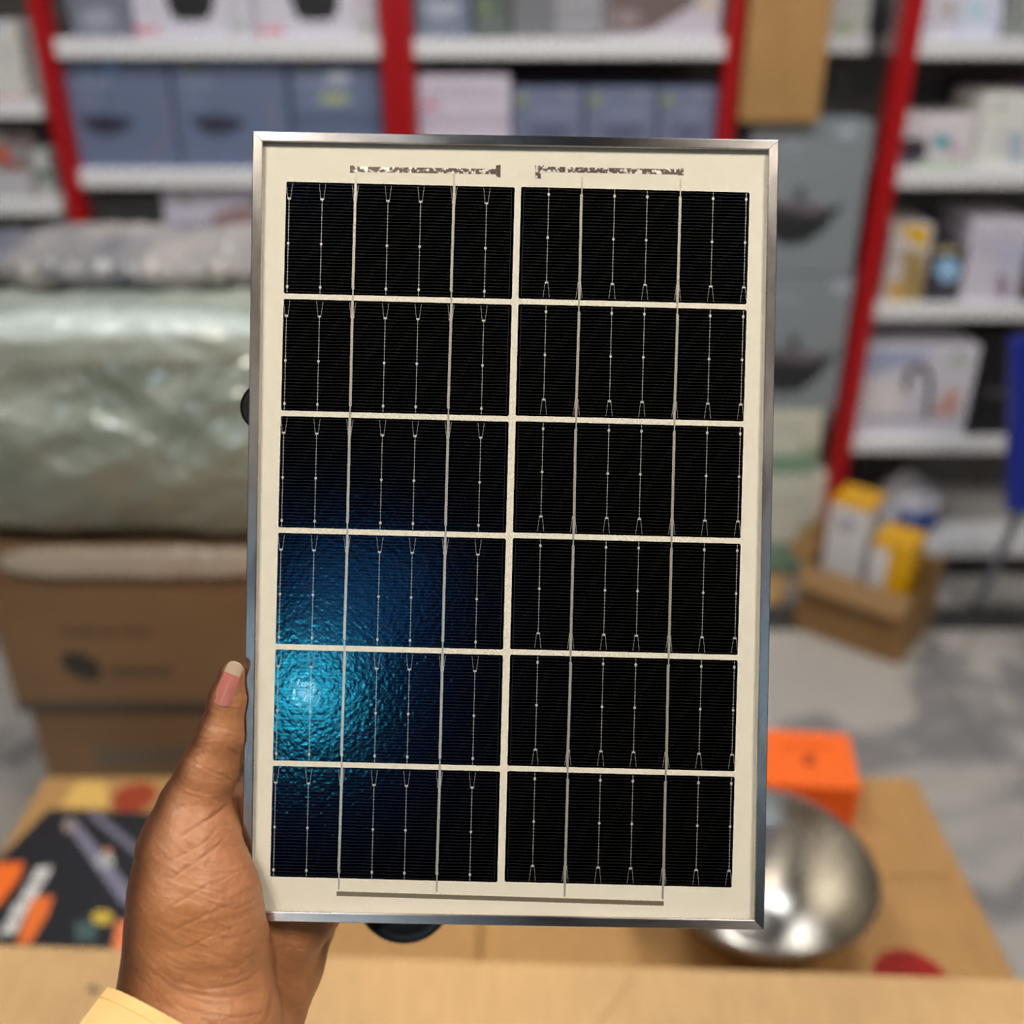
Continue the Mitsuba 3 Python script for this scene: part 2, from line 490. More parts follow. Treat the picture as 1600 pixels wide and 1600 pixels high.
# unseen cool ceiling lamps behind the viewer, placed for the blue glint on the panel
k = thing('unseen_downlight', 'unseen round cool ceiling lamp behind the viewer, placed for the blue glint in the panel', 'lamp')
c = ceil_hit(*UNSEEN_SPOT['px'], CEILING - .135)
r = UNSEEN_SPOT['radius']
o, _ = mirror_dir(*UNSEEN_SPOT['px'])
ndir = (o - c) / np.linalg.norm(o - c)
ringm = lathe([(r, -.06), (r + .025, -.06), (r + .025, .012), (r, .012), (r, -.06)], 48)
dm = trimesh.creation.cylinder(r, .004, sections=40)
R3 = trimesh.geometry.align_vectors([0, 0, 1], ndir)
for m in (ringm, dm):
    m.apply_transform(R3); m.vertices += c
if ringm.volume < 0:
    ringm.invert()
obj('housing', ringm, SHELF_WHITE, k)
obj('ceiling_mount', rbox(c[0] - .03, c[0] + .03, c[1] - .07, c[1] - .03, c[2] + .05, CEILING - .0005, .003), SHELF_WHITE, k)
d = obj('diffuser', dm, mat((240, 240, 240)), k)
scene[d]['emitter'] = {'type': 'area', 'radiance': {'type': 'rgb', 'value': [q * UNSEEN_SPOT['radiance'] for q in UNSEEN_SPOT['colour']]}}
k = thing('unseen_panel_lamp', 'unseen long dim blue-white ceiling panel lamp behind the viewer, placed for the blue glow', 'lamp')
a, b = (ceil_hit(*q, CEILING - .04) for q in UNSEEN_TUBE['px'])
dv = (b - a) / np.linalg.norm(b - a); nn = np.array([-dv[1], dv[0], 0]) * UNSEEN_TUBE['width']
d = obj('diffuser', hull([p + s * nn + [0, 0, z] for p in (a, b) for s in (-1, 1) for z in (0, .03)]), mat((240, 240, 240)), k)
scene[d]['emitter'] = {'type': 'area', 'radiance': {'type': 'rgb', 'value': [q * UNSEEN_TUBE['radiance'] for q in UNSEEN_TUBE['colour']]}}


# ------------------------------------------------------------------ the hand
def surface_nets(F, origin, h):
    S = F < 0
    nx, ny, nz = F.shape
    acc = np.zeros((nx - 1, ny - 1, nz - 1, 3)); cnt = np.zeros((nx - 1, ny - 1, nz - 1))
    for ax in range(3):
        for o in np.ndindex(2, 2):
            lo = [0, 0, 0]; oth = [i for i in range(3) if i != ax]
            lo[oth[0]], lo[oth[1]] = o
            hi = lo.copy(); hi[ax] = 1
            sl = lambda q: tuple(slice(q[i], F.shape[i] - 1 + q[i]) for i in range(3))
            a, b = F[sl(lo)], F[sl(hi)]
            x = (a < 0) != (b < 0)
            t = np.where(x, a / np.where(x, a - b, 1), 0)
            for i in range(3):
                acc[..., i] += np.where(x, (t if i == ax else lo[i]), 0)
            cnt += x
    on = cnt > 0
    ids = -np.ones(on.shape, int); ids[on] = np.arange(on.sum())
    v = acc[on] / cnt[on][:, None] + np.argwhere(on)
    faces = []
    for ax in range(3):
        b, c = [(1, 2), (2, 0), (0, 1)][ax]
        sh = list(F.shape); idx = [slice(None)] * 3
        idx[ax] = slice(0, sh[ax] - 1); idx[b] = slice(1, sh[b] - 1); idx[c] = slice(1, sh[c] - 1)
        A = S[tuple(idx)]
        idx[ax] = slice(1, sh[ax])
        B = S[tuple(idx)]
        e = np.argwhere(A != B); s = A[A != B]
        e[:, b] += 1; e[:, c] += 1
        def cid(db, dc):
            q = e.copy(); q[:, b] -= db; q[:, c] -= dc
            return ids[q[:, 0], q[:, 1], q[:, 2]]
        q = np.stack([cid(1, 1), cid(0, 1), cid(0, 0), cid(1, 0)], 1)
        q[~s] = q[~s][:, ::-1]
        faces.append(q)
    f = np.vstack(faces)
    f = np.vstack([f[:, [0, 1, 2]], f[:, [0, 2, 3]]])
    return trimesh.Trimesh(v * h + origin, f, process=False)


def Hm(px, py, dz):
    """camera-aligned mm point: at a depth dz mm nearer than the panel's front"""
    D = 459.0 - dz
    return np.array([(px - 800) / FPX * D, (800 - py) / FPX * D, -D])


ADIR = np.array([-.42, -.70, .58]); ADIR /= np.linalg.norm(ADIR)      # the forearm's way back to the viewer
# chains of (px, py, dz, radius mm)
CHAINS = [
    [(364, 1056, 0, 6.2), (356, 1095, 0, 7.9), (345, 1150, 0, 9.9), (325, 1205, 0, 12.4), (303, 1262, 0, 15.0), (299, 1325, 2, 23.0), (304, 1400, 5, 28.0), (308, 1465, 6, 30.0)],   # thumb and its ball
    [(308, 1465, 4, 30.0), (305, 1540, 6, 32.0), (320, 1600, 12, 33.0)],
    [(393, 1620, -6, 21.0), (426, 1500, -44, 24.5), (450, 1425, -63, 25.0), (500, 1340, -52, 17.0)],    # heel of the little-finger side
    [(320, 1290, -8, 13.0), (395, 1240, -37, 12.0)],                               # web
    [(350, 1540, -14, 22.0), (415, 1215, -40, 12.5)], [(370, 1530, -20, 22.0), (478, 1225, -43, 12.5)],
    [(390, 1520, -24, 20.0), (535, 1262, -43, 12.0)], [(410, 1500, -28, 20.0), (580, 1312, -42, 11.0)],
]
FINGERS = [[(415, 1215, -40, 11.5), (432, 1085, -36, 9.6), (462, 1010, -29, 8.4), (490, 950, -26, 7.4)],
           [(478, 1225, -43, 11.5), (520, 1080, -38, 9.8), (562, 1000, -29, 8.6), (592, 935, -26, 7.6)],
           [(535, 1262, -43, 11.0), (598, 1130, -38, 9.4), (640, 1060, -29, 8.2), (672, 1000, -26, 7.2)],
           [(580, 1312, -42, 10.0), (652, 1215, -36, 8.2), (694, 1165, -28, 7.2), (724, 1125, -25, 6.4)]]


def cone(P, a, ra, b, rb):
    ba = b - a; t = np.clip(((P - a) @ ba) / (ba @ ba), 0, 1)
    return np.linalg.norm(P - a - t[..., None] * ba, axis=-1) - (ra + (rb - ra) * t)


def smin(a, b, k):
    h = np.clip(0.5 + 0.5 * (b - a) / k, 0, 1)
    return b + (a - b) * h - k * h * (1 - h)


HG = 1.5
lo = np.array([-222.0, -300.0, -535.0]); hi = np.array([-10.0, -25.0, -330.0])
ax = [np.arange(lo[i], hi[i], HG) for i in range(3)]
G = np.stack(np.meshgrid(*ax, indexing='ij'), -1).astype(np.float32)
FORE = Hm(312, 1596, 8)
F = None
for t0, t1, ra, rb in ((0, 60, 31.5, 30.0), (60, 150, 30.0, 33.0)):
    d = cone(G, (FORE + ADIR * t0).astype(np.float32), ra, (FORE + ADIR * t1).astype(np.float32), rb)
    F = d if F is None else smin(F, d, 5.0)
for ch in CHAINS:
    for (p, q) in zip(ch[:-1], ch[1:]):
        d = cone(G, Hm(*p[:3]).astype(np.float32), p[3], Hm(*q[:3]).astype(np.float32), q[3])
        F = d if F is None else smin(F, d, 5.0)
for ch in FINGERS:
    D = None
    for (p, q) in zip(ch[:-1], ch[1:]):
        d = cone(G, Hm(*p[:3]).astype(np.float32), p[3], Hm(*q[:3]).astype(np.float32), q[3])
        D = d if D is None else smin(D, d, 2.0)
    F = smin(F, D, 2.2)
# the flesh gives way to the panel it grips
L = (G - PT.astype(np.float32)) @ PR.astype(np.float32)
qx = np.abs(L[..., 0]) - PW / 2; qy = np.abs(L[..., 1]) - PH / 2; qz = np.abs(L[..., 2] + 8.5) - 8.5
boxd = np.maximum(np.maximum(qx, qy), qz)
F = np.maximum(F, -(boxd - 0.25))
del L, qx, qy, qz, boxd
hm = surface_nets(F.astype(np.float64), lo, HG)
del G, F
trimesh.smoothing.filter_taubin(hm, lamb=0.5, nu=0.52, iterations=8)
hm = hm.subdivide()
trimesh.smoothing.filter_taubin(hm, lamb=0.5, nu=0.52, iterations=6)
# pull in stray points, and keep the skin off the panel it touches
for _ in range(6):
    E_ = hm.edges_unique; nb = np.zeros_like(hm.vertices); ct = np.zeros(len(hm.vertices))
    for a_, b_ in ((0, 1), (1, 0)):
        np.add.at(nb, E_[:, a_], hm.vertices[E_[:, b_]]); np.add.at(ct, E_[:, a_], 1)
    nb /= np.maximum(ct, 1)[:, None]
    far = np.linalg.norm(hm.vertices - nb, axis=1) > 1.2
    if not far.any():
        break
    vv = np.array(hm.vertices); vv[far] = nb[far]; hm.vertices = vv
LP = (np.array(hm.vertices) - PT) @ PR
dist = np.stack([PW / 2 + .2 - np.abs(LP[:, 0]), PH / 2 + .2 - np.abs(LP[:, 1]), .2 - LP[:, 2], LP[:, 2] + 17.2], 1)
ins = np.where((dist > 0).all(axis=1))[0]
for i_ in ins:
    j_ = int(np.argmin(dist[i_])); e_ = dist[i_, j_]
    if j_ < 2:
        LP[i_, j_] += math.copysign(e_, LP[i_, j_])
    else:
        LP[i_, 2] += e_ if j_ == 2 else -e_
vv = np.array(hm.vertices); vv[ins] = LP[ins] @ PR.T + PT; hm.vertices = vv
# skin creases: (pixel polyline on the palm side, depth mm, width mm)
CREASES = [([(303, 1152), (320, 1155), (338, 1154)], .45, .8), ([(286, 1184), (303, 1182), (318, 1176)], .5, .9), ([(296, 1168), (312, 1168), (326, 1164)], .3, .7), ([(352, 1168), (364, 1174), (376, 1182)], .6, .9), ([(338, 1208), (352, 1213), (363, 1221)], .6, .9),
           ([(358, 1255), (345, 1266), (328, 1278), (298, 1296), (275, 1312)], .9, 1.1), ([(352, 1308), (335, 1326), (312, 1342), (284, 1361), (258, 1380)], .6, 1.0), ([(345, 1290), (318, 1318), (290, 1333), (268, 1345)], .35, .8),
           ([(340, 1374), (300, 1397), (260, 1421)], .4, .9), ([(378, 1404), (320, 1431), (258, 1459)], .4, .9), ([(385, 1440), (330, 1462), (275, 1490)], .3, .8), ([(390, 1350), (352, 1372), (320, 1388)], .3, .8),
           ([(238, 1497), (250, 1516), (272, 1532), (319, 1546), (360, 1541), (394, 1526), (414, 1504)], .6, 1.0), ([(243, 1524), (266, 1541), (292, 1552), (335, 1558), (375, 1555), (431, 1534)], .6, 1.0),
           ([(285, 1572), (320, 1584), (375, 1590), (420, 1580)], .5, 1.0), ([(330, 1520), (370, 1512), (400, 1488)], .3, .9), ([(416, 1440), (425, 1465), (430, 1500), (431, 1530), (422, 1565), (414, 1600)], 1.0, 1.6),
           ([(262, 1250), (275, 1235), (292, 1228)], .25, .8), ([(250, 1285), (270, 1266), (292, 1258)], .25, .8)]
vn = hm.vertex_normals.copy()
V0 = hm.vertices.copy()
depth = -V0[:, 2]
vpx = np.stack([800 + FPX * V0[:, 0] / depth, 800 - FPX * V0[:, 1] / depth], 1)
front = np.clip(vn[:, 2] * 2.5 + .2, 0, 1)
groove = np.zeros(len(V0)); dark = np.zeros(len(V0))
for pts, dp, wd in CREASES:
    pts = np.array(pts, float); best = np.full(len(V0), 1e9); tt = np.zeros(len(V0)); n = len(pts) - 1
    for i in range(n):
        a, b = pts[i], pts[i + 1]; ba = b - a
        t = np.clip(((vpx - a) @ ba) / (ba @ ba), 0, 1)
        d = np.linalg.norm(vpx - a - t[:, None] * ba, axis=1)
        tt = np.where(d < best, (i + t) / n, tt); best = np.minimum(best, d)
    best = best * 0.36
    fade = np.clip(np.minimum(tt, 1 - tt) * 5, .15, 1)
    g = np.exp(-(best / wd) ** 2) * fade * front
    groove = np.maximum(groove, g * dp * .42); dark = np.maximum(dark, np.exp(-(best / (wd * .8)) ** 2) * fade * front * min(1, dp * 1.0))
LUMPA = (meshkit.fbm(V0 * 0.07, 3, 4) - .5) * 1.3 + (meshkit.fbm(V0 * np.array([.5, .5, .5]), 2, 8) - .5) * 0.18
ln = V0 @ np.array([.42, .90, .1]); la = V0 @ np.array([-.88, .46, .1])
lines = 1 - np.abs(2 * meshkit.fbm(np.stack([ln * .42 + 2.0 * meshkit.noise(V0 * .06, 4), la * .05, V0[:, 2] * .05], 1), 2, 21) - 1)
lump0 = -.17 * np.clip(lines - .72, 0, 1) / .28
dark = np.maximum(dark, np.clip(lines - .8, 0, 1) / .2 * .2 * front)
lump = LUMPA + lump0
hm.vertices = V0 - vn * groove[:, None] + vn * lump[:, None] * np.clip(front, .3, 1)[:, None]
palm = np.clip(vn[:, 2] * .85 + vn[:, 0] * .75 + .06, 0, 1)       # the palm is paler and pinker than the back; left-side shade is painted in
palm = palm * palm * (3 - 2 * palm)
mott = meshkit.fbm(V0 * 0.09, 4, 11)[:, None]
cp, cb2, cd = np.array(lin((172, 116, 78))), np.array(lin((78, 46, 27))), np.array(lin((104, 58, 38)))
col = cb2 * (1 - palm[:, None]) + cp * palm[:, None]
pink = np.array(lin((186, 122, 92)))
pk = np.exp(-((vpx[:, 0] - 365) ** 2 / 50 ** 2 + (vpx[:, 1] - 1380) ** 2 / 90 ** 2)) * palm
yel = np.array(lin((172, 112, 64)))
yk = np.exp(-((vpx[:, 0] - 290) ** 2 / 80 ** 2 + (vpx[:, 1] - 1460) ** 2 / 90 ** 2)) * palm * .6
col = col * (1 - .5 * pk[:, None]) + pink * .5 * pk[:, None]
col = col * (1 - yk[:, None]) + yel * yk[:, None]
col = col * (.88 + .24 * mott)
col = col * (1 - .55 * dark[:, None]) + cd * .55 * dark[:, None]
hand_w = trimesh.Trimesh(cam_mm(hm.vertices), hm.faces, process=False)


def skin_bump(p, n, uv):
    a = p.x * 0.42 + p.z * 0.80 - p.y * 0.3; b = p.x * -0.88 + p.z * 0.42
    return mikit.noise(p.x * 1500, p.y * 1500, p.z * 1500) * 0.4 + mikit.noise(a * 1300, b * 260, p.y * 260) * 0.8 + mikit.noise(b * 1200, a * 330, p.y * 330) * 0.35


scene['skin'] = {'type': 'twosided', 'bsdf': {'type': 'bumpmap', 'arbitrary': mikit.proc(skin_bump, 1.5e-4), 'scale': 1.5e-4,
                 'bsdf': {'type': 'principled', 'base_color': {'type': 'mesh_attribute', 'name': 'vertex_color'}, 'roughness': 0.46, 'specular': 0.5}}}
person = thing('person', 'left hand in a pale yellow shirt cuff gripping the solar panel corner', 'person')
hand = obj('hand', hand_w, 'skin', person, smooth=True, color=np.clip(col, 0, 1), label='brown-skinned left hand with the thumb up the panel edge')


# thumb nail: a curved plate on the outer front of the thumb tip
def nail_piece(t0, t1, lift, half, rows=12, cols=12, tip_round=False):
    base, tip = np.array([345.0, 1098.5]), np.array([370.5, 1034.5])
    axis = tip - base; side = np.array([-axis[1], axis[0]]) / np.linalg.norm(axis)
    side = -side if side[0] < 0 else side
    out, back = [], []
    for i in range(rows + 1):
        t = t0 + (t1 - t0) * i / rows
        hw = half * (1 - .10 * t)
        if tip_round:
            hw *= math.sqrt(max(0.02, 1 - (max(0, (t - .86)) / .15) ** 2))
        for j in range(cols + 1):
            s = -1 + 2 * j / cols
            tj = t + (-.06 * (1 - s * s) if i == 0 and t0 == 0 else 0)
            c = base + axis * tj + side * (s * hw)
            r = 6.4 + (1 - tj) * 1.5
            z = 1.2 + math.sqrt(max(0.5, r * r - (s * hw * .286 - 1.6) ** 2)) + lift - 2.4 * tj * tj * .4
            out.append(Hm(c[0], c[1], z)); back.append(Hm(c[0], c[1], z - .7))
    n = cols + 1; f = []
    N = len(out)
    for i in range(rows):
        for j in range(cols):
            a, b, c2, d2 = i * n + j, i * n + j + 1, (i + 1) * n + j + 1, (i + 1) * n + j
            f += [(a, b, c2), (a, c2, d2), (a + N, c2 + N, b + N), (a + N, d2 + N, c2 + N)]
    edge = [j for j in range(cols)] + [i * n + cols for i in range(rows)] + [rows * n + j for j in range(cols, 0, -1)] + [i * n for i in range(rows, 0, -1)]
    for a, b in zip(edge, edge[1:] + edge[:1]):
        f += [(a, a + N, b), (b, a + N, b + N)]
    m = trimesh.Trimesh(np.vstack([out, back]), f, process=False)
    if m.volume < 0:
        m.invert()
    return trimesh.Trimesh(cam_mm(m.vertices), m.faces, process=False)


nail = obj('thumb_nail', nail_piece(0.0, .70, .5, 14.5), mat((172, 104, 96), 0.25, 0.5, 0, .4), hand, smooth=40, label='pink thumb nail')
obj('nail_edge', nail_piece(.70, 1.0, .55, 14.5, tip_round=True), mat((176, 152, 130), 0.3, 0.5, 0, .3), hand, smooth=40, label='pale free edge of the thumb nail')

# sleeve with its cuff
e1 = np.array([.85, -.5, 0]); adir = ADIR
e2 = np.cross(e1, adir); e2 = e2 if e2[2] > 0 else -e2
e1 = np.cross(adir, e2); e1 = e1 if e1[0] > 0 else -e1
S0 = Hm(303, 1626, 20)


def sleeve(t0, t1, r0, r1, th, n=72, rows=24, fold=0.0):
    rings = []
    for side in (0, 1):
        for i in range(rows + 1):
            t = t0 + (t1 - t0) * i / rows
            rr = r0 + (r1 - r0) * i / rows - side * th
            for j in range(n):
                a = 2 * math.pi * j / n
                w = fold * (math.sin(a * 3 + t * .11) * .5 + math.sin(a * 5 - t * .19 + 1.3) * .3) * min(1, i / 4)
                rings.append(S0 + adir * t + (e1 * math.cos(a) * 1.04 + e2 * math.sin(a) * .92) * (rr + w))
    f = []; N = (rows + 1) * n
    for i in range(rows):
        for j in range(n):
            a, b = i * n + j, i * n + (j + 1) % n
            f += [(a, b, b + n), (a, b + n, a + n), (a + N, b + n + N, b + N), (a + N, a + n + N, b + n + N)]
    for j in range(n):
        b = (j + 1) % n
        f += [(j, j + N, b), (b, j + N, b + N)]
        o = rows * n
        f += [(o + j, o + b, o + j + N), (o + b, o + b + N, o + j + N)]
    m = trimesh.Trimesh(np.array(rings), f, process=False)
    if m.volume < 0:
        m.invert()
    return trimesh.Trimesh(cam_mm(m.vertices), m.faces, process=False)


def weave(p, n, uv):
    return mikit.noise(p.x * 2600, p.y * 2600, p.z * 2600)


CLOTH = proc_mat('shirt_cloth', lambda p, n, uv: mikit.mix(lin((220, 186, 126)), lin((208, 172, 112)), mikit.fbm(p.x * 60, p.y * 60, p.z * 60, 3)), rough=0.8, bump=weave, bump_scale=6e-5, eps=1e-4, sheen=0.3)
slv = obj('sleeve', sleeve(56, 190, 46.5, 62, 1.2, fold=2.6), CLOTH, person, smooth=True, label='pale yellow sleeve')
cuff = obj('cuff', sleeve(0, 60, 42.5, 47, 2.2, rows=8, fold=.5), CLOTH, slv, smooth=50, label='pale yellow cuff')
st = []
for j in range(120):
    a = 2 * math.pi * j / 120
    p = S0 + adir * 4.5 + (e1 * math.cos(a) * 1.04 + e2 * math.sin(a) * .92) * 42.9
    q = S0 + adir * 4.5 + (e1 * math.cos(a + .034) * 1.04 + e2 * math.sin(a + .034) * .92) * 42.9
    st.append(trimesh.creation.cylinder(.28, segment=[p, q], sections=6))
st = trimesh.util.concatenate(st)
obj('stitching', trimesh.Trimesh(cam_mm(st.vertices), st.faces, process=False), mat((206, 172, 96), .8), slv, kind='stuff')

# ------------------------------------------------------------------ shelving at the back
SY = 2.565                                  # plane of the shelf fronts
KS = 2.565 / 2.42
SZ = [CAM[2] - (CAM[2] - z) * KS for z in (0.182, 0.490, 0.841, 1.151, 1.421, 1.74)]
POSTS = [(-1.0, .034), (-.264, .032), (-.230, .032), (.474, .030), (.846, .042), (1.62, .042), (-1.78, .034)]
POSTS = [(x * KS, w * KS) for x, w in POSTS]


def post(x, w, k):
    m = rbox(x - w / 2, x + w / 2, SY - .03, SY + .03, 0, 2.2, .003)
    obj('post', m, RED, k, label='red upright post')
    obj('rear_post', rbox(x - w / 2, x + w / 2, SY + .42, SY + .46, 0, 2.2, .003), RED, k)


def bay(label, xa, xb, posts, zs, y0=None, dep=.42, plinth=True):
    k = thing('shelving_unit', label, 'shelf')
    xa, xb = xa * KS, xb * KS
    y0 = SY - .012 if y0 is None else y0
    for z in zs:
        obj('shelf_board', rbox(xa, xb, y0, SY + dep, z - .021, z + .021, .004), SHELF_WHITE, k)
    obj('back_panel', rbox(xa, xb, SY + dep + .002, SY + dep + .012, .02, 2.2, .002), DARK, k)
    if plinth:
        obj('plinth', rbox(xa, xb, SY + .03, SY + .05, 0, .076, .002), DARK, k)
    for p in posts:
        post(*p, k)
    return k


bay('shelf bay of blue and white cookware boxes above the wrapped bundle', -.982, -.281, [POSTS[0], POSTS[1]], SZ)
bay('shelf bay between the middle red posts with three small blue boxes', -.213, .465, [POSTS[2], POSTS[3]], SZ)
bay('narrow shelf bay behind the stacked grey boxes', .497, .818, [], SZ[4:], y0=SY + .16, plinth=False)
bay('white shelves at the far right with a thick red post on their left', .862, 1.60, [POSTS[4], POSTS[5]], SZ)
zl = [at(40, 322, SY)[2], at(40, 170, SY)[2], .72, .35, .10, 1.70]
bay('shelf bay at the far left edge, its boards lower than those beside it', -1.76, -1.035, [POSTS[6]], zl)
zA, zB = zl[0] + .0214, zl[1] + .0214
top = [z + .0212 for z in SZ]
FY = SY + .02
LAV, BLUE, GREY = (206, 202, 214), (104, 116, 146), (124, 130, 146)
# left bay, top board
product_box('cookware_box', 'grey box with a pale patch on the top board beside the left red post', 103, 199, -60, FY, top[4], (118, 122, 138), [('printed_patch', (160, 162, 178), ell(152, 28, 26, 16)), ('printed_text', (150, 154, 170), text_rows(130, 182, 46, 5, 3))])
for i, (a, b, lab) in enumerate(((203, 392, 'white box with a black pot picture and red word, beside the grey box'), (396, 588, 'white box with a black pot picture and red word, beside the middle posts'))):
    cx = (a + b) / 2 + 2
    product_box('pot_box', lab, a, b, -60, FY, top[4], LAV, [('printed_pot', (34, 34, 36), [(cx - 52, -40), (cx + 40, -40), (cx + 32, 20), (cx + 22, 32), (cx - 22, 32), (cx - 34, 20)]), ('printed_logo', (206, 60, 90), text_rows(a + 8, a + 46, 42, 12, 5 + i)), ('printed_strip', (186, 182, 186), rect(b - 32, -40, b - 24, 58)), ('printed_leaf', (150, 170, 140), rect(b - 22, 34, b - 10, 50))], group='white pot boxes')
# left bay, second board
for i, (a, b, lab) in enumerate(((113, 271, 'blue pan box beside the left red post, light blue spots at its top'), (275, 452, 'blue pan box in the middle of the second left board'), (457, 597, 'blue box with a pale emblem next to the middle red posts'))):
    pr = [('printed_text', (150, 158, 184), text_rows(a + 12, a + 60, 126, 9, 20 + i, 1)), ('printed_small_text', (128, 138, 168), text_rows(a + 14, a + 48, 148, 6, 30 + i, 2)), ('printed_leaf', (112, 130, 92), ell(a + 22, 106, 9, 8))]
    if i < 2:
        cx = a + 66 if i else a + 54
        pr += [('printed_pan', (52, 54, 72), [(cx - 44, 184), (cx, 178), (cx + 44, 188), (cx + 30, 204), (cx + 6, 212), (cx - 16, 210), (cx - 32, 200)]), ('printed_band', (120, 118, 138), [(a + 112, 250), (a + 150, 205), (a + 140, 150), (a + 148, 150), (a + 158, 205), (a + 126, 254)])]
    else:
        pr += [('printed_emblem', (178, 186, 200), ell(a + 72, 122, 20, 10)), ('printed_emblem', (168, 176, 140), ell(a + 66, 154, 26, 9)), ('printed_band', (86, 98, 130), rect(a, 180, b, 196))]
    if i == 0:
        pr += [('printed_spot', (96, 148, 210), ell(136, 107, 9, 9)), ('printed_spot', (110, 160, 220), ell(171, 105, 10, 9))]
    product_box('pan_box', lab, a, b, 97 if i < 2 else 102, FY, top[3], BLUE, pr)
# left bay, third board
product_box('cookware_box', 'black box with a cream mark on the third left board', 160, 260, 300, FY, top[2] if False else top[2], (52, 52, 54), [('printed_mark', (150, 140, 112), rect(212, 365, 240, 392))])
product_box('cookware_box', 'white box with a brownish food picture on the third left board', 264, 400, 300, FY, top[2], (200, 196, 214), [('printed_emblem', (150, 146, 150), ell(290, 312, 9, 7)), ('printed_food', (150, 118, 116), [(325, 380), (322, 350), (340, 332), (370, 324), (398, 322), (398, 400), (330, 400)]), ('printed_food_dark', (96, 66, 62), ell(340, 384, 16, 10)), ('printed_text', (168, 160, 178), text_rows(276, 312, 350, 8, 41, 2))])
# middle bay, top board
product_box('cookware_box', 'slate blue box with a white patch, first on the middle top board', 645, 735, -60, FY, top[4], (112, 122, 142), [('printed_patch', (168, 176, 190), ell(690, 14, 30, 14)), ('printed_text', (160, 166, 180), text_rows(660, 722, 40, 6, 51))])
product_box('cookware_box', 'dark green-grey box between a slate blue and a grey box on the middle top board', 739, 797, -60, FY, top[4], (92, 102, 98), [('printed_leaf', (120, 138, 96), rect(748, 4, 768, 20)), ('printed_text', (140, 144, 140), text_rows(748, 790, 32, 6, 52))])
product_box('cookware_box', 'grey box with pale bands in the middle of the middle top board', 800, 943, -60, FY, top[4], (120, 121, 126), [('printed_panel', (150, 151, 156), rect(868, -20, 940, 52)), ('printed_band', (178, 178, 182), rect(872, 0, 938, 12)), ('printed_band', (176, 174, 178), rect(874, 32, 936, 46))])
product_box('cookware_box', 'lavender white box with a dark food picture next to the right middle red post', 947, 1128, -60, FY, top[4], (196, 190, 200), [('printed_food', (112, 96, 94), [(950, -40), (1090, -40), (1090, 2), (1060, 22), (1020, 46), (990, 52), (950, 52)]), ('printed_plate', (186, 176, 180), ell(980, 28, 22, 14)), ('printed_spot', (206, 186, 150), ell(1106, 4, 14, 8))])
# middle bay, second board
product_box('cookware_box', 'white box standing left of three small blue boxes', 653, 797, 118, FY, top[3], (208, 200, 216), [('printed_band', (188, 176, 196), rect(655, 180, 795, 196)), ('printed_logo', (190, 90, 120), rect(662, 160, 684, 170)), ('printed_text', (172, 166, 186), text_rows(670, 780, 134, 8, 61, 2))])
for i, (a, b, lab) in enumerate(((801, 911, 'small blue box next to the white box, first of the row of three'), (915, 1025, 'small blue box in the middle of the row of three'), (1029, 1117, 'small blue box next to the right middle red post, last of the row of three'))):
    product_box('small_blue_box', lab, a, b, 138, FY, top[3], (112, 120, 148), [('printed_leaf', (134, 150, 110), rect(a + 6, 148, a + 24, 164)), ('printed_mark', (150, 150, 160), rect(b - 34, 143, b - 18, 150)), ('printed_text', (140, 148, 176), text_rows(a + 34, b - 14, 166, 7, 70 + i, 2)), ('printed_pan', (84, 90, 116), [(a + 20, 200), (b - 16, 196), (b - 30, 214), (a + 36, 216)])], depth=.16, group=None)
# narrow bay: what stands on its board
product_box('cookware_box', 'pale grey box with a green word beside the tall plain carton', 1302, 1364, -70, SY + .17, top[4], (196, 198, 192), [('printed_logo', (140, 170, 100), text_rows(1306, 1334, 38, 13, 81))], depth=.18)
product_box('thermos_box', 'narrow dark box between the pale grey box and the right red post', 1368, 1392, -70, SY + .17, top[4], (40, 40, 44), [('printed_strip', (150, 146, 146), rect(1386, -40, 1391, 60))], depth=.18)
# the stack of boxes standing in the narrow bay
za = [0.0, max(.002, at(0, 895, SY)[2]), at(0, 742, SY)[2], at(0, 640, SY)[2], at(0, 430, SY)[2], at(0, 190, SY)[2]]
q = [atz(x, y, 0.0)[:2] for x, y in ((1150, 946), (1224, 946), (1232, 897), (1150, 897))]
obj('cardboard_sheet', hull([(p[0], p[1], z) for p in q for z in (.001, .006)]), KRAFT_LIGHT, label='flat cardboard sheet on the floor in front of the grass boxes', cat='cardboard')
for i, (y0, zb, lab) in enumerate(((742, za[1], 'cream box with a green grass picture, lower of two under the grey boxes'), (641, za[2], 'cream box with a green grass picture, upper of two under the grey boxes'))):
    h = 896 - 742 if i == 0 else 742 - 641
    product_box('grass_box', lab, 1168, 1282, y0, SY, zb + .001, (206, 206, 192), [('printed_ground', (128, 158, 138), rect(1160, y0 + h * .68, 1303, y0 + h)), ('printed_grass', (140, 164, 112), [(1250, y0 + h * .75), (1256, y0 + h * .4), (1264, y0 + h * .7), (1272, y0 + h * .5), (1282, y0 + h * .78)]), ('printed_text', (176, 180, 172), text_rows(1206, 1260, y0 + h * .25, 8, 90 + i))], depth=.14)
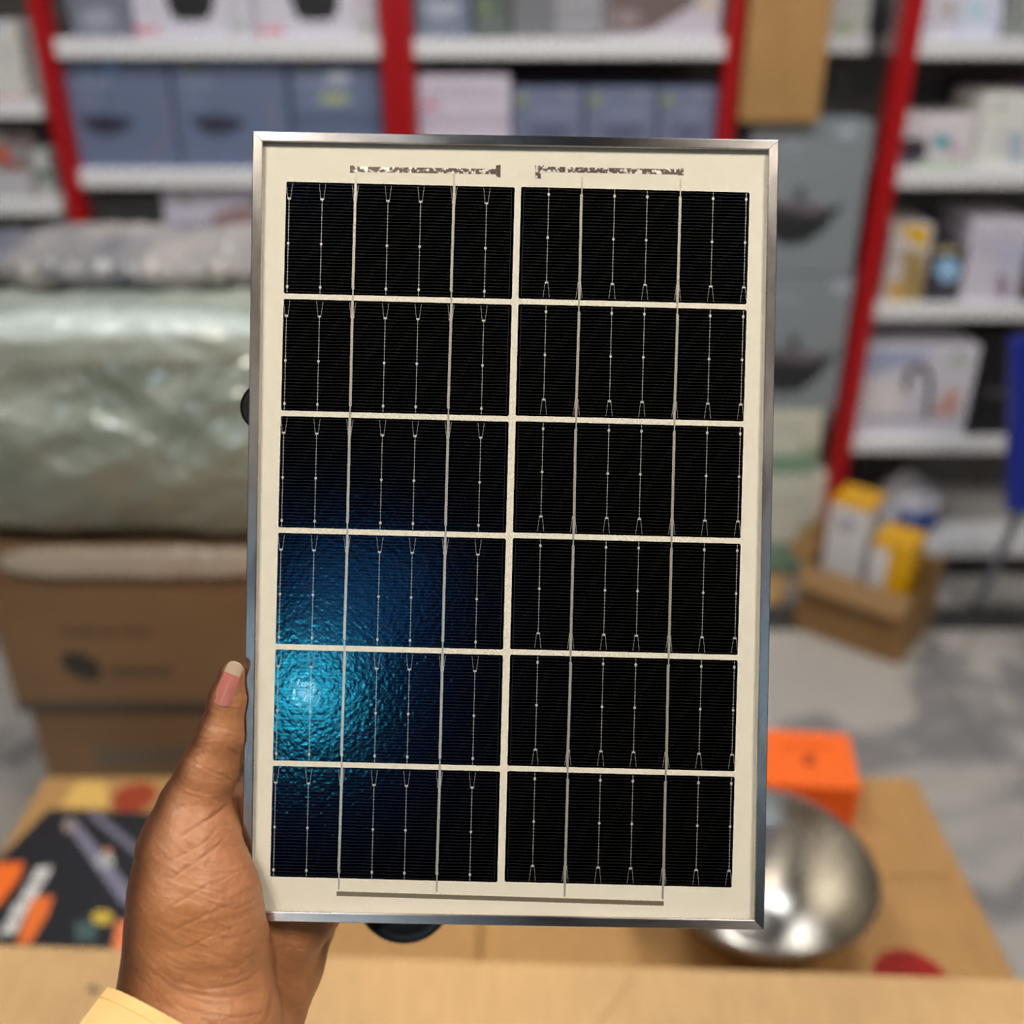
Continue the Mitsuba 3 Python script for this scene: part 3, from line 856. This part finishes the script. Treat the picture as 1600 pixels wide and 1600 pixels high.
for i, (y0, zb, lab) in enumerate(((432, za[3] + .001, 'grey box with a dark wok picture, lower of the stacked two'), (191, za[4] + .001, 'grey box with a dark wok picture, directly under the tall plain carton'))):
    o = y0 - 191; s = .92 if i == 0 else 1
    cx = 1244 if i else 1234
    y = y0 + 126 * s
    product_box('wok_box', lab, 1164 if i else 1168, 1349 if i else 1320, y0, SY, zb, (134, 142, 148), [('printed_wok', (40, 42, 46), [(cx - 62, y + 12), (cx - 46, y), (cx + 30, y + 18), (cx + 78, y - 2), (cx + 66, y + 14), (cx + 44, y + 42), (cx + 14, y + 64), (cx - 26, y + 66), (cx - 48, y + 44)]), ('printed_rim', (108, 100, 108), [(cx - 46, y - 2), (cx + 10, y - 4), (cx + 58, y + 8), (cx + 30, y + 22), (cx - 30, y + 18)]), ('printed_knob', (78, 80, 84), ell(cx + 6, y - 14, 10, 11)), ('printed_mark', (170, 178, 190), ell(cx + 80, y0 + 16, 16, 9)), ('printed_text', (160, 166, 176), text_rows(cx - 40, cx + 12, y0 + 32, 8, 95 + i))], depth=.14)
product_box('carton', 'tall plain brown carton standing on top of the grey wok boxes', 1169, 1298, -120, SY - .03, za[5] + .002, KRAFT, [('flap_seam', (150, 112, 66), rect(1224, -120, 1226, 186))], depth=.16)

# right bay
product_box('appliance_box', 'white box with beige and dark marks on the top right board, beside the red post', 1440, 1504, -70, FY, top[4], (220, 218, 230), [('printed_picture', (176, 168, 160), ell(1482, 14, 12, 12)), ('printed_text', (150, 140, 160), text_rows(1445, 1498, 32, 5, 101))])
product_box('appliance_box', 'white and pale blue box in the middle of the top right board', 1507, 1572, -70, FY, top[4], (214, 218, 236), [('printed_picture', (176, 212, 224), ell(1526, 16, 11, 14)), ('printed_text', (170, 176, 206), text_rows(1545, 1568, 36, 7, 102)), ('printed_strip', (110, 106, 140), rect(1566, -40, 1571, 20))])
product_box('appliance_box', 'grey-green box at the right end of the top right board', 1576, 1660, -70, FY, top[4], (150, 156, 152), [('printed_strip', (120, 120, 124), rect(1582, -40, 1590, 60))])
product_box('appliance_box', 'dark grey box lying behind the white box with the teal picture', 1424, 1494, 150, SY + .24, top[3], (70, 68, 70), [('printed_mark', (150, 128, 130), ell(1506, 160, 12, 8))], depth=.15)
product_box('appliance_box', 'white box with a dark and teal picture on the second right board', 1408, 1521, 182, FY, top[3], (222, 214, 220), [('printed_picture', (64, 56, 66), rect(1408, 216, 1448, 250)), ('printed_teal', (90, 160, 170), ell(1472, 222, 16, 12)), ('printed_pink', (206, 180, 190), ell(1492, 236, 12, 12)), ('printed_ground', (176, 196, 170), rect(1430, 250, 1510, 262)), ('printed_strip', (60, 60, 110), rect(1408, 250, 1432, 258))], depth=.17)
product_box('appliance_box', 'tall white box with blue-grey marks at the right end of the second right board', 1531, 1625, 147, FY, top[3], (226, 226, 220), [('printed_logo', (190, 192, 186), ell(1564, 166, 8, 8)), ('printed_picture', (176, 188, 206), rect(1576, 205, 1600, 255)), ('printed_text', (196, 198, 196), text_rows(1552, 1578, 200, 7, 108, 4))], depth=.2)
product_box('appliance_box', 'flat dark purple box behind the tall white box', 1500, 1640, 124, SY + .245, top[3], (66, 26, 62), [('printed_strip', (120, 80, 120), rect(1570, 130, 1640, 140))], depth=.15)
product_box('appliance_box', 'white and gold box with a yellow corner beside the right red post', 1386, 1450, 352, FY, top[2], (214, 206, 204), [('printed_corner', (222, 178, 20), [(1400, 352), (1450, 352), (1450, 384), (1432, 384)]), ('printed_picture', (164, 140, 90), [(1412, 390), (1446, 396), (1440, 472), (1408, 472)]), ('printed_gold', (206, 166, 90), rect(1388, 440, 1412, 470)), ('printed_text', (160, 150, 150), text_rows(1390, 1420, 398, 6, 110))], depth=.2)
product_box('clock_box', 'dark box with a light blue oval picture on the third right board', 1452, 1506, 384, FY, top[2], (48, 44, 60), [('printed_oval', (160, 204, 240), ell(1481, 421, 19, 19)), ('printed_band', (84, 80, 92), rect(1456, 446, 1502, 458)), ('printed_frame', (176, 166, 120), rect(1460, 386, 1500, 396))], depth=.2)
product_box('appliance_box', 'large pale lavender box at the right end of the third right board', 1510, 1602, 344, FY, top[2], (214, 208, 222), [('printed_picture', (150, 136, 160), rect(1556, 430, 1576, 466)), ('printed_text', (186, 180, 206), text_rows(1524, 1590, 366, 9, 112, 3)), ('printed_panel', (196, 198, 222), rect(1556, 380, 1598, 424))], depth=.22)
product_box('appliance_box', 'dark box squeezed in behind the right end of the third right board', 1606, 1680, 352, FY, top[2], (72, 44, 60), [('printed_strip', (120, 90, 100), rect(1610, 400, 1670, 410))], depth=.22)
tap = [(1410, 610), (1412, 588), (1420, 574), (1434, 566), (1448, 570), (1456, 584), (1457, 610), (1452, 655), (1442, 655), (1448, 610), (1446, 588), (1438, 577), (1428, 580), (1422, 592), (1420, 610)]
product_box('faucet_box', 'white box with a picture of a black curved tap on the fourth right board', 1345, 1519, 540, FY, top[1], (212, 210, 222), [('printed_wedge', (168, 176, 206), [(1346, 545), (1470, 545), (1420, 570), (1350, 590)]), ('printed_tap', (62, 58, 68), tap), ('printed_hand', (206, 160, 150), [(1455, 650), (1470, 622), (1490, 604), (1500, 610), (1496, 650)]), ('printed_label', (186, 192, 186), rect(1486, 548, 1510, 576)), ('printed_text', (120, 116, 130), text_rows(1352, 1440, 652, 5, 115)), ('printed_panel', (226, 222, 226), [(1355, 600), (1408, 592), (1408, 645), (1355, 645)])], depth=.22)
product_box('appliance_box', 'black box with a small grey logo right of the white tap box', 1523, 1600, 532, FY, top[1], (16, 16, 20), [('printed_logo', (90, 92, 96), text_rows(1541, 1580, 609, 9, 118))], depth=.22)
product_box('appliance_box', 'dark low box on the bottom board behind the yellow boxes', 1340, 1405, 718, SY + .25, top[0], (72, 64, 66), [('printed_strip', (96, 88, 90), rect(1345, 728, 1400, 738))], depth=.15)


# a knotted carrier bag on the bottom board
def blob(c, r, amp, freq, seed, sub=4, sq=2.0, ridged=True):
    m = trimesh.creation.icosphere(sub)
    n = m.vertices.copy()
    s = np.sign(n) * np.abs(n) ** (2 / sq)
    s = s / (np.sum(np.abs(s) ** sq, axis=1) ** (1 / sq))[:, None]
    f = meshkit.fbm(n * freq, 4, seed)
    if ridged:
        f = 1 - np.abs(2 * f - 1) * 1.6
    m.vertices = s * np.array(r) * (1 + (f[:, None] - .5) * amp) + np.array(c)
    return m


bc = at(1434, 762, SY + .07)
bag = thing('carrier_bag', 'crumpled white and blue plastic bag on the bottom right board, above the yellow boxes', 'bag')
m = blob((bc[0], SY + .12, top[0] + .07), (.085, .08, .065), .35, 2.2, 5)
m.vertices[:, 2] = np.maximum(m.vertices[:, 2], top[0] + .001)
obj('body', m, mat((196, 196, 206), .35, .5), bag, smooth=35)
obj('printed_patch', blob((bc[0] + .005, SY + .055, top[0] + .05), (.055, .04, .038), .2, 2.2, 6, 3), mat((44, 70, 140), .35, .5), bag, smooth=35)
obj('handle', trimesh.creation.torus(.045, .009, major_sections=32, minor_sections=10, transform=trimesh.transformations.translation_matrix([bc[0] - .01, SY + .12, top[0] + .115]) @ trimesh.transformations.rotation_matrix(1.25, [1, 0.25, 0.2])), mat((206, 200, 208), .4), bag, smooth=True)


# open carton on the floor with two yellow and white boxes
def turned(mesh, c, deg):
    m = mesh.copy(); m.vertices = m.vertices @ Rotation.from_euler('z', deg, degrees=True).as_matrix().T + np.array(c)
    return m


oc = np.array([.95, 2.325, 0]); od = -38
k = thing('open_carton', 'open brown carton on the floor at the foot of the right red post', 'box')
w, dpt, h, t = .145, .125, .20, .004
obj('base', turned(rbox(-w, w, -dpt, dpt, 0.001, .006, .001), oc, od), KRAFT_BOX, k)
for q in ((-w, w, -dpt, -dpt + t), (-w, w, dpt - t, dpt), (-w, -w + t, -dpt + t, dpt - t), (w - t, w, -dpt + t, dpt - t)):
    obj('side', turned(rbox(*q, .006, h, .001), oc, od), KRAFT_BOX, k)
fa = hull([(-w, -dpt, h), (w, -dpt, h), (w - .01, -dpt - .055, h - .035), (-w + .01, -dpt - .055, h - .035), (-w, -dpt, h - .004), (w, -dpt, h - .004), (w - .01, -dpt - .055, h - .039), (-w + .01, -dpt - .055, h - .039)])
obj('flap', turned(fa, oc, od), KRAFT_BOX, k)
fb = hull([(-w, -dpt, h), (-w, dpt, h), (-w - .05, dpt - .01, h + .03), (-w - .05, -dpt + .01, h + .03), (-w + .004, -dpt, h - .004), (-w + .004, dpt, h - .004), (-w - .05, dpt - .01, h + .026), (-w - .05, -dpt + .01, h + .026)])
obj('flap', turned(fb, oc, od), KRAFT_BOX, k)
YEL, WHT = mat((222, 166, 10), .4, .5), mat((216, 214, 216), .4, .5)


def bulb_box(label, lc, w, d, z0, z1, yellow_side):
    k = thing('bulb_box', label, 'box')
    obj('body', turned(rbox(lc[0] - w, lc[0] + w, lc[1] - d, lc[1] + d, z0, z1, .002), oc, od), YEL if yellow_side else WHT, k)
    if yellow_side:
        obj('printed_panel', turned(rbox(lc[0] - w - .0008, lc[0] - w * .1, lc[1] - d - .0008, lc[1] - d, z0 + .004, z1 - .03, .0002), oc, od), WHT, k)
        obj('printed_panel', turned(rbox(lc[0] - w - .0008, lc[0] - w, lc[1] - d, lc[1] + d, z0 + .004, z1 - .03, .0002), oc, od), WHT, k)
    else:
        obj('lid', turned(rbox(lc[0] - w - .0008, lc[0] + w + .0008, lc[1] - d - .0008, lc[1] + d + .0008, z1 - .012, z1 + .001, .0004), oc, od), YEL, k)
        obj('printed_label', turned(rbox(lc[0] - w * .6, lc[0] + w * .4, lc[1] - d - .0008, lc[1] - d, z1 - .085, z1 - .04, .0001), oc, od), mat((176, 176, 182)), k)


bulb_box('white box with a yellow top standing in the open carton', (-.07, .01), .052, .055, .007, .365, False)
bulb_box('yellow box with a white side standing in the open carton, right of the white one', (.062, -.03), .05, .05, .007, .315, True)

# blue stool leaning at the right edge
k = thing('folding_stool', 'blue panel on a slanted grey leg at the right edge, before the white shelves', 'stool')
q0, q1, q2, q3 = (at(x, y, 2.16) for x, y in ((1584, 535), (1690, 520), (1690, 800), (1578, 800)))
obj('seat', hull([q + np.array([0, s, 0]) for q in (q0, q1, q2, q3) for s in (0, .03)]), mat((18, 40, 146), .4, .5), k)
for s in (0, 1):
    a, b = at(1606 + s * 70, 770, 2.19), at(1524 + s * 90, 955, 2.19); b[2] = max(b[2], 0.012)
    obj('leg', trimesh.creation.cylinder(.011, segment=[a, b], sections=16), mat((120, 126, 140), .35, .5, .7), k, smooth=40)
    obj('rubber_foot', trimesh.creation.cylinder(.015, segment=[b - (b - a) * .06, b], sections=16), DARK, k, smooth=40)

# ------------------------------------------------------------------ far-left bay
product_box('appliance_box', 'white box at the far left edge, on the upper low board', -60, 34, 36, SY + .0, zB, (214, 212, 206), [('printed_picture', (196, 190, 190), rect(4, 70, 16, 100)), ('printed_blue', (176, 196, 214), ell(0, 44, 8, 6)), ('printed_pink', (210, 120, 130), rect(-60, 150, 60, 158))])
product_box('appliance_box', 'grey box next to the far left white box', 37, 66, 34, SY + .0, zB, (156, 152, 148), [('printed_strip', (128, 118, 116), rect(40, 36, 45, 150))])
product_box('appliance_box', 'box with an orange and dark picture at the far left edge', -70, 52, 212, SY + .0, zA, (138, 128, 126), [('printed_orange', (206, 80, 50), ell(2, 242, 12, 12)), ('printed_dark', (70, 40, 50), ell(30, 212, 26, 12)), ('printed_ring', (150, 140, 144), ell(30, 238, 16, 16)), ('printed_pane', (190, 190, 196), rect(-60, 268, 50, 312)), ('printed_red', (170, 60, 60), ell(22, 258, 10, 6))])
product_box('appliance_box', 'white box with dark green marks beside the left red post', 55, 78, 236, SY + .0, zA, (190, 196, 192), [('printed_green', (40, 90, 66), rect(56, 268, 83, 280)), ('printed_pale', (206, 206, 212), rect(58, 244, 80, 262))])

# ------------------------------------------------------------------ the pile on the left: two cartons, a wrapped bale, a wrapped bundle
PY = 1.46
zz = lambda y: at(0, y, PY)[2]
xl, xr = -.885, -.36
k = thing('large_carton', 'grey-brown carton at the bottom of the left pile, under the printed carton', 'box')
obj('body', rbox(xl + .015, xr - .01, PY + .012, PY + .4, 0, zz(1112), .006), KRAFT_DARK, k)
obj('packing_tape', on_front(px_poly(rect(150, 1165, 300, 1200), PY + .012), PY + .012), mat((118, 106, 92), .3, .5), k)
k = thing('large_carton', 'brown carton with a dark leaf emblem and faded print, under the wrapped bale', 'box')
zb0, zb1 = zz(1110), zz(853)
obj('body', rbox(xl, xr, PY, PY + .42, zb0 + .001, zb1, .006), KRAFT_DARK, k)
obj('dark_strip', on_front(px_poly(rect(30, 1096, 388, 1112), PY), PY), mat((84, 76, 70), .3, .5), k)  # dark strip along the carton's bottom edge
INK = mat((84, 72, 62), .6)
leaf = affinity.rotate(Polygon([(q[0], q[2]) for q in (at(x, y, PY) for x, y in ell(128, 1041, 33, 20))]), -48)
obj('leaf_emblem', on_front(leaf, PY), mat((64, 60, 58), .6), k)
obj('printed_text', trimesh.util.concatenate([on_front(px_poly(q, PY), PY) for q in text_rows(98, 240, 982, 10, 121) + text_rows(172, 272, 1042, 14, 123)]), INK, k, kind='stuff')
for a, b in (((0, 905), (390, 914)),):
    obj('flap_edge', on_front(px_poly([(a[0] - 30, a[1]), b, (b[0], b[1] + 5), (a[0] - 30, a[1] + 4)], PY), PY), mat((112, 88, 64), .6), k)


def wrinkled_box(x0, x1, y0, y1, z0, z1, amp, freq, seed, power=6.0, sub=6, stretch=(1, 1, 1), sag=0.0):
    m = trimesh.creation.icosphere(sub)
    n = m.vertices.copy()
    s = n / (np.sum(np.abs(n) ** power, axis=1) ** (1 / power))[:, None]
    c = np.array([(x0 + x1) / 2, (y0 + y1) / 2, (z0 + z1) / 2]); r = np.array([(x1 - x0) / 2, (y1 - y0) / 2, (z1 - z0) / 2])
    v = s * r + c
    q = v * np.array(stretch) * freq
    q = q + (meshkit.fbm(q * .5, 2, seed + 9)[:, None] - .5) * 2.0
    f = meshkit.fbm(q, 4, seed)
    rid = 1 - np.abs(2 * f - 1) * 2.2
    nrm = n / r; nrm /= np.linalg.norm(nrm, axis=1)[:, None]
    v = v + nrm * (rid * amp)[:, None]
    v[:, 2] = np.maximum(v[:, 2], z0)
    m.vertices = v
    return m


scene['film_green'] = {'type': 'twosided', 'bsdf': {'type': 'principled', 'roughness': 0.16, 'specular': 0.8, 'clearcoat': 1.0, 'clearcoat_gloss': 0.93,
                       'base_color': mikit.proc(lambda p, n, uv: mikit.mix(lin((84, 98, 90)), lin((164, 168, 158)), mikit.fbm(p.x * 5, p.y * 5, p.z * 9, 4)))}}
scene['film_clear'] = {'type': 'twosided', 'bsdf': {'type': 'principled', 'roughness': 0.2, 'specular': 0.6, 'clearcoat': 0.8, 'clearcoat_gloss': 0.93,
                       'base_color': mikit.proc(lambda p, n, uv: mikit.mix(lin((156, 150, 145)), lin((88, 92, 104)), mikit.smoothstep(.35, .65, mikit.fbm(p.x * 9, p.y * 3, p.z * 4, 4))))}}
zc0, zc1 = zz(838), zz(500)
k = thing('wrapped_bale', 'big bale wrapped in shiny grey-green plastic film, on the leaf emblem carton', 'bale')
bale = (wrinkled_box(xl - .03, xr + .03, PY - .005, PY + .42, zb1 + .008, zc1, .008, 9, 21, 7.0, stretch=(1.0, 1, 1.2), sub=7))
bt = np.clip((bale.vertices[:, 2] - zc0) / (zc1 - zc0), 0, 1)
bale.vertices[:, 1] -= .055 * np.sin(np.pi * bt ** 0.8) * np.clip((PY + .3 - bale.vertices[:, 1]) / .3, 0, 1)
bale.vertices += (bale.vertex_normals * ((meshkit.fbm(bale.vertices * np.array([7, 9, 8.]), 3, 91) - .5) * .035)[:, None])
bale.vertices[:, 2] = np.clip(bale.vertices[:, 2], zb1 + .008, zc1 + .008)
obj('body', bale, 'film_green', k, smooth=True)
obj('film_fold', wrinkled_box(xl + .02, xr, PY - .030, PY + .06, zc1 - .075, zc1 + .002, .005, 14, 33, 3.0, 5), mat((176, 186, 180), .15, .6, 0, .9), k, smooth=True)
k = thing('wrapped_bundle', 'crinkled clear plastic bundle lying on top of the green bale', 'bundle')
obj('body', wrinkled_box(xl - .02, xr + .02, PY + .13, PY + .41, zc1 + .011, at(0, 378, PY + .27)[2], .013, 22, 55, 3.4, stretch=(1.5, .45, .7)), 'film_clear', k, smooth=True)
k = thing('plastic_sheet', 'loose shiny plastic sheet folded over the top of the leaf emblem carton', 'plastic film')
obj('sheet', wrinkled_box(xl + .05, xr - .02, PY - .024, PY - .002, zz(893), zb1 + .003, .004, 14, 71, 3.0, 5), mat((196, 184, 172), .18, .6, 0, .9), k, smooth=True)

# ------------------------------------------------------------------ the cartons in front
TZ = .40
fy0, fy1 = .86, atz(0, 1212, TZ)[1]
xR = atz(1432, 1216, TZ)[0]
REDINK = mat((150, 28, 14), .5)
for i, (a, b, lab, rc) in enumerate(((xR - .70, xR, 'brown carton with a dark red round print, under the steel bowl and the orange box', (1424, 1532, 58)), (xR - 1.42, xR - .702, 'brown carton with a red print behind the black tool box', (210, 1246, 34)))):
    k = thing('low_carton', lab, 'box')
    obj('body', rbox(a, b, fy0, fy1, 0, TZ, .005), KRAFT, k)
    cc = atz(rc[0], rc[1], TZ); rr = rc[2] / FPX * np.dot(cc - CAM, FWD)
    obj('printed_circle', on_top(Point(cc[0], cc[1]).buffer(rr).intersection(sbox(a, fy0, b, fy1)), TZ), REDINK if i == 0 else mat((150, 60, 36), .5), k)
    obj('flap_seam', on_top(sbox(a + .02, (fy0 + fy1) / 2 - .0015, b - .02, (fy0 + fy1) / 2 + .0015), TZ, .0004), mat((120, 88, 54)), k)
    if i == 1:
        obj('printed_band', on_top(top_poly([(95, 1262), (170, 1262), (165, 1222), (120, 1222)], TZ).intersection(sbox(a, fy0, b, fy1)), TZ, .0004), mat((216, 176, 96)), k)
# the nearest carton, slightly turned
NZ = .62
p0, p1 = atz(-200, 1468, NZ), atz(1800, 1537, NZ)
k = thing('near_carton', 'pale brown carton across the bottom of the photo, nearest to the viewer', 'box')
dn = np.array([-(p1 - p0)[1], (p1 - p0)[0]]); dn = dn / np.linalg.norm(dn) * -.42
cor = [p0[:2], p1[:2], p1[:2] + dn, p0[:2] + dn]
obj('body', hull([(x + sx, y, z) for (x, y) in cor for z, sx in ((0, 0), (NZ - .003, 0))] + [(x * .997, y * .998 , NZ) for (x, y) in cor]), KRAFT_LIGHT, k)
mid0, mid1 = (p0[:2] + dn * .5), (p1[:2] + dn * .5)
obj('flap_seam', on_top(Polygon([mid0 - dn * .004, mid1 - dn * .004, mid1 + dn * .004, mid0 + dn * .004]), NZ, .0004), mat((150, 116, 74)), k)
obj('flap_seam', on_top(top_poly([(985, 1530), (990, 1530), (940, 1600), (932, 1600)], NZ), NZ, .0004), mat((176, 138, 90)), k)
obj('printed_mark', on_top(top_poly(ell(146, 1546, 9, 7), NZ), NZ, .0004), mat((110, 92, 70)), k)

# black tool box with orange and white print
BZ = .475
tb = [atz(x, y, BZ) for x, y in ((76, 1264), (425, 1276), (430, 1506), (-150, 1492))]
k = thing('tool_box', 'black flat box with orange blocks, white lettering and a tool picture, left of the hand', 'box')
obj('body', hull([(q[0], q[1], z) for q in tb for z in (TZ + .001, BZ)]), mat((36, 36, 42), .35, .5), k)
lim = Polygon([q[:2] for q in tb])
for nm, c, polys in (('orange_block', (236, 110, 40), [[(-60, 1350), (38, 1348), (30, 1372), (-4, 1418), (-60, 1424)]]), ('orange_block', (232, 116, 52), [[(50, 1404), (84, 1400), (74, 1430), (48, 1474), (26, 1474)]]),
                     ('printed_lettering', (206, 204, 200), [[(58 + dx - i * 16, 1356 + i * 27), (82 + dx - i * 16, 1354 + i * 27), (70 + dx - i * 16, 1378 + i * 27), (45 + dx - i * 16, 1380 + i * 27)] for i, dx in enumerate((0, 1, -1, 2))]),
                     ('tool_picture', (120, 118, 138), [[(100, 1284), (116, 1280), (205, 1388), (212, 1420), (190, 1412)]]), ('tool_picture', (112, 110, 128), [[(136, 1272), (152, 1270), (232, 1336), (230, 1350)]]),
                     ('printed_spot', (190, 196, 186), [ell(162, 1346, 15, 13)]), ('printed_spot', (206, 176, 70), [ell(160, 1434, 17, 11)]), ('printed_teal', (70, 92, 92), [rect(118, 1440, 150, 1470)]),
                     ('orange_block', (236, 130, 80), [[(182, 1440), (260, 1436), (260, 1490), (174, 1490)]]), ('printed_tip', (150, 130, 110), [ell(110, 1290, 12, 11)]), ('printed_badge', (210, 120, 70), [ell(168, 1330, 5, 5)])):
    ps = [top_poly(q, BZ).buffer(0).intersection(lim) for q in polys]
    ps = [p for p in ps if p.area > 1e-7]
    obj(nm, trimesh.util.concatenate([on_top(p, BZ, .0005) for p in ps]), mat(c, .4, .5), k)

# steel bowl
c0 = atz(1194, 1350, .52)
R = .139
cen = np.array([c0[0], c0[1], TZ])
prof = [(0, .003)] + [(R * t, .003 + .117 * (0.9 * (max(0, t - .22) / .78) ** 1.7 + .1 * t ** 8)) for t in np.linspace(.08, 1, 22)]
outer = [(R + .006, .121), (R + .0075, .119), (R + .006, .117)] + [(r + .0012, z - .0012) for r, z in prof[::-1][1:-1]] + [(0, .0015)]
m = lathe(prof + outer, 96)
if m.volume < 0:
    m.invert()
m.vertices += cen
scene['steel'] = {'type': 'twosided', 'bsdf': {'type': 'roughconductor', 'material': 'none', 'alpha': 0.12, 'specular_reflectance': {'type': 'rgb', 'value': [.60, .58, .54]}}}
obj('steel_bowl', m, 'steel', None, smooth=40, label='shiny round steel bowl on the carton at the lower right corner of the panel', cat='bowl')
# orange box
OZ = .478
ob = [atz(x, y, OZ) for x, y in ((1128, 1136), (1325, 1148), (1344, 1232), (1120, 1222))]
k = thing('orange_box', 'bright orange box with a small dark mark on its top, behind the steel bowl', 'box')
obj('body', hull([(q[0], q[1], z) for q in ob for z in (TZ + .001, OZ)]), mat((236, 96, 26), .45, .5), k)
obj('lid_edge', hull([(q[0] * 1.0 + (q[0] - ob[0][0]) * .004, q[1] + (q[1] - ob[0][1]) * .01, z) for q in ob for z in (OZ - .012, OZ + .0005)]), mat((240, 104, 34), .45, .5), k)
obj('printed_mark', on_top(top_poly(ell(1264, 1188, 10, 9), OZ), OZ, .0012), mat((150, 56, 20), .5), k)
obj('printed_text', trimesh.util.concatenate([on_top(top_poly(q, OZ), OZ, .0012) for q in text_rows(1222, 1300, 1164, 7, 141)]), mat((206, 84, 26), .5), k, kind='stuff')
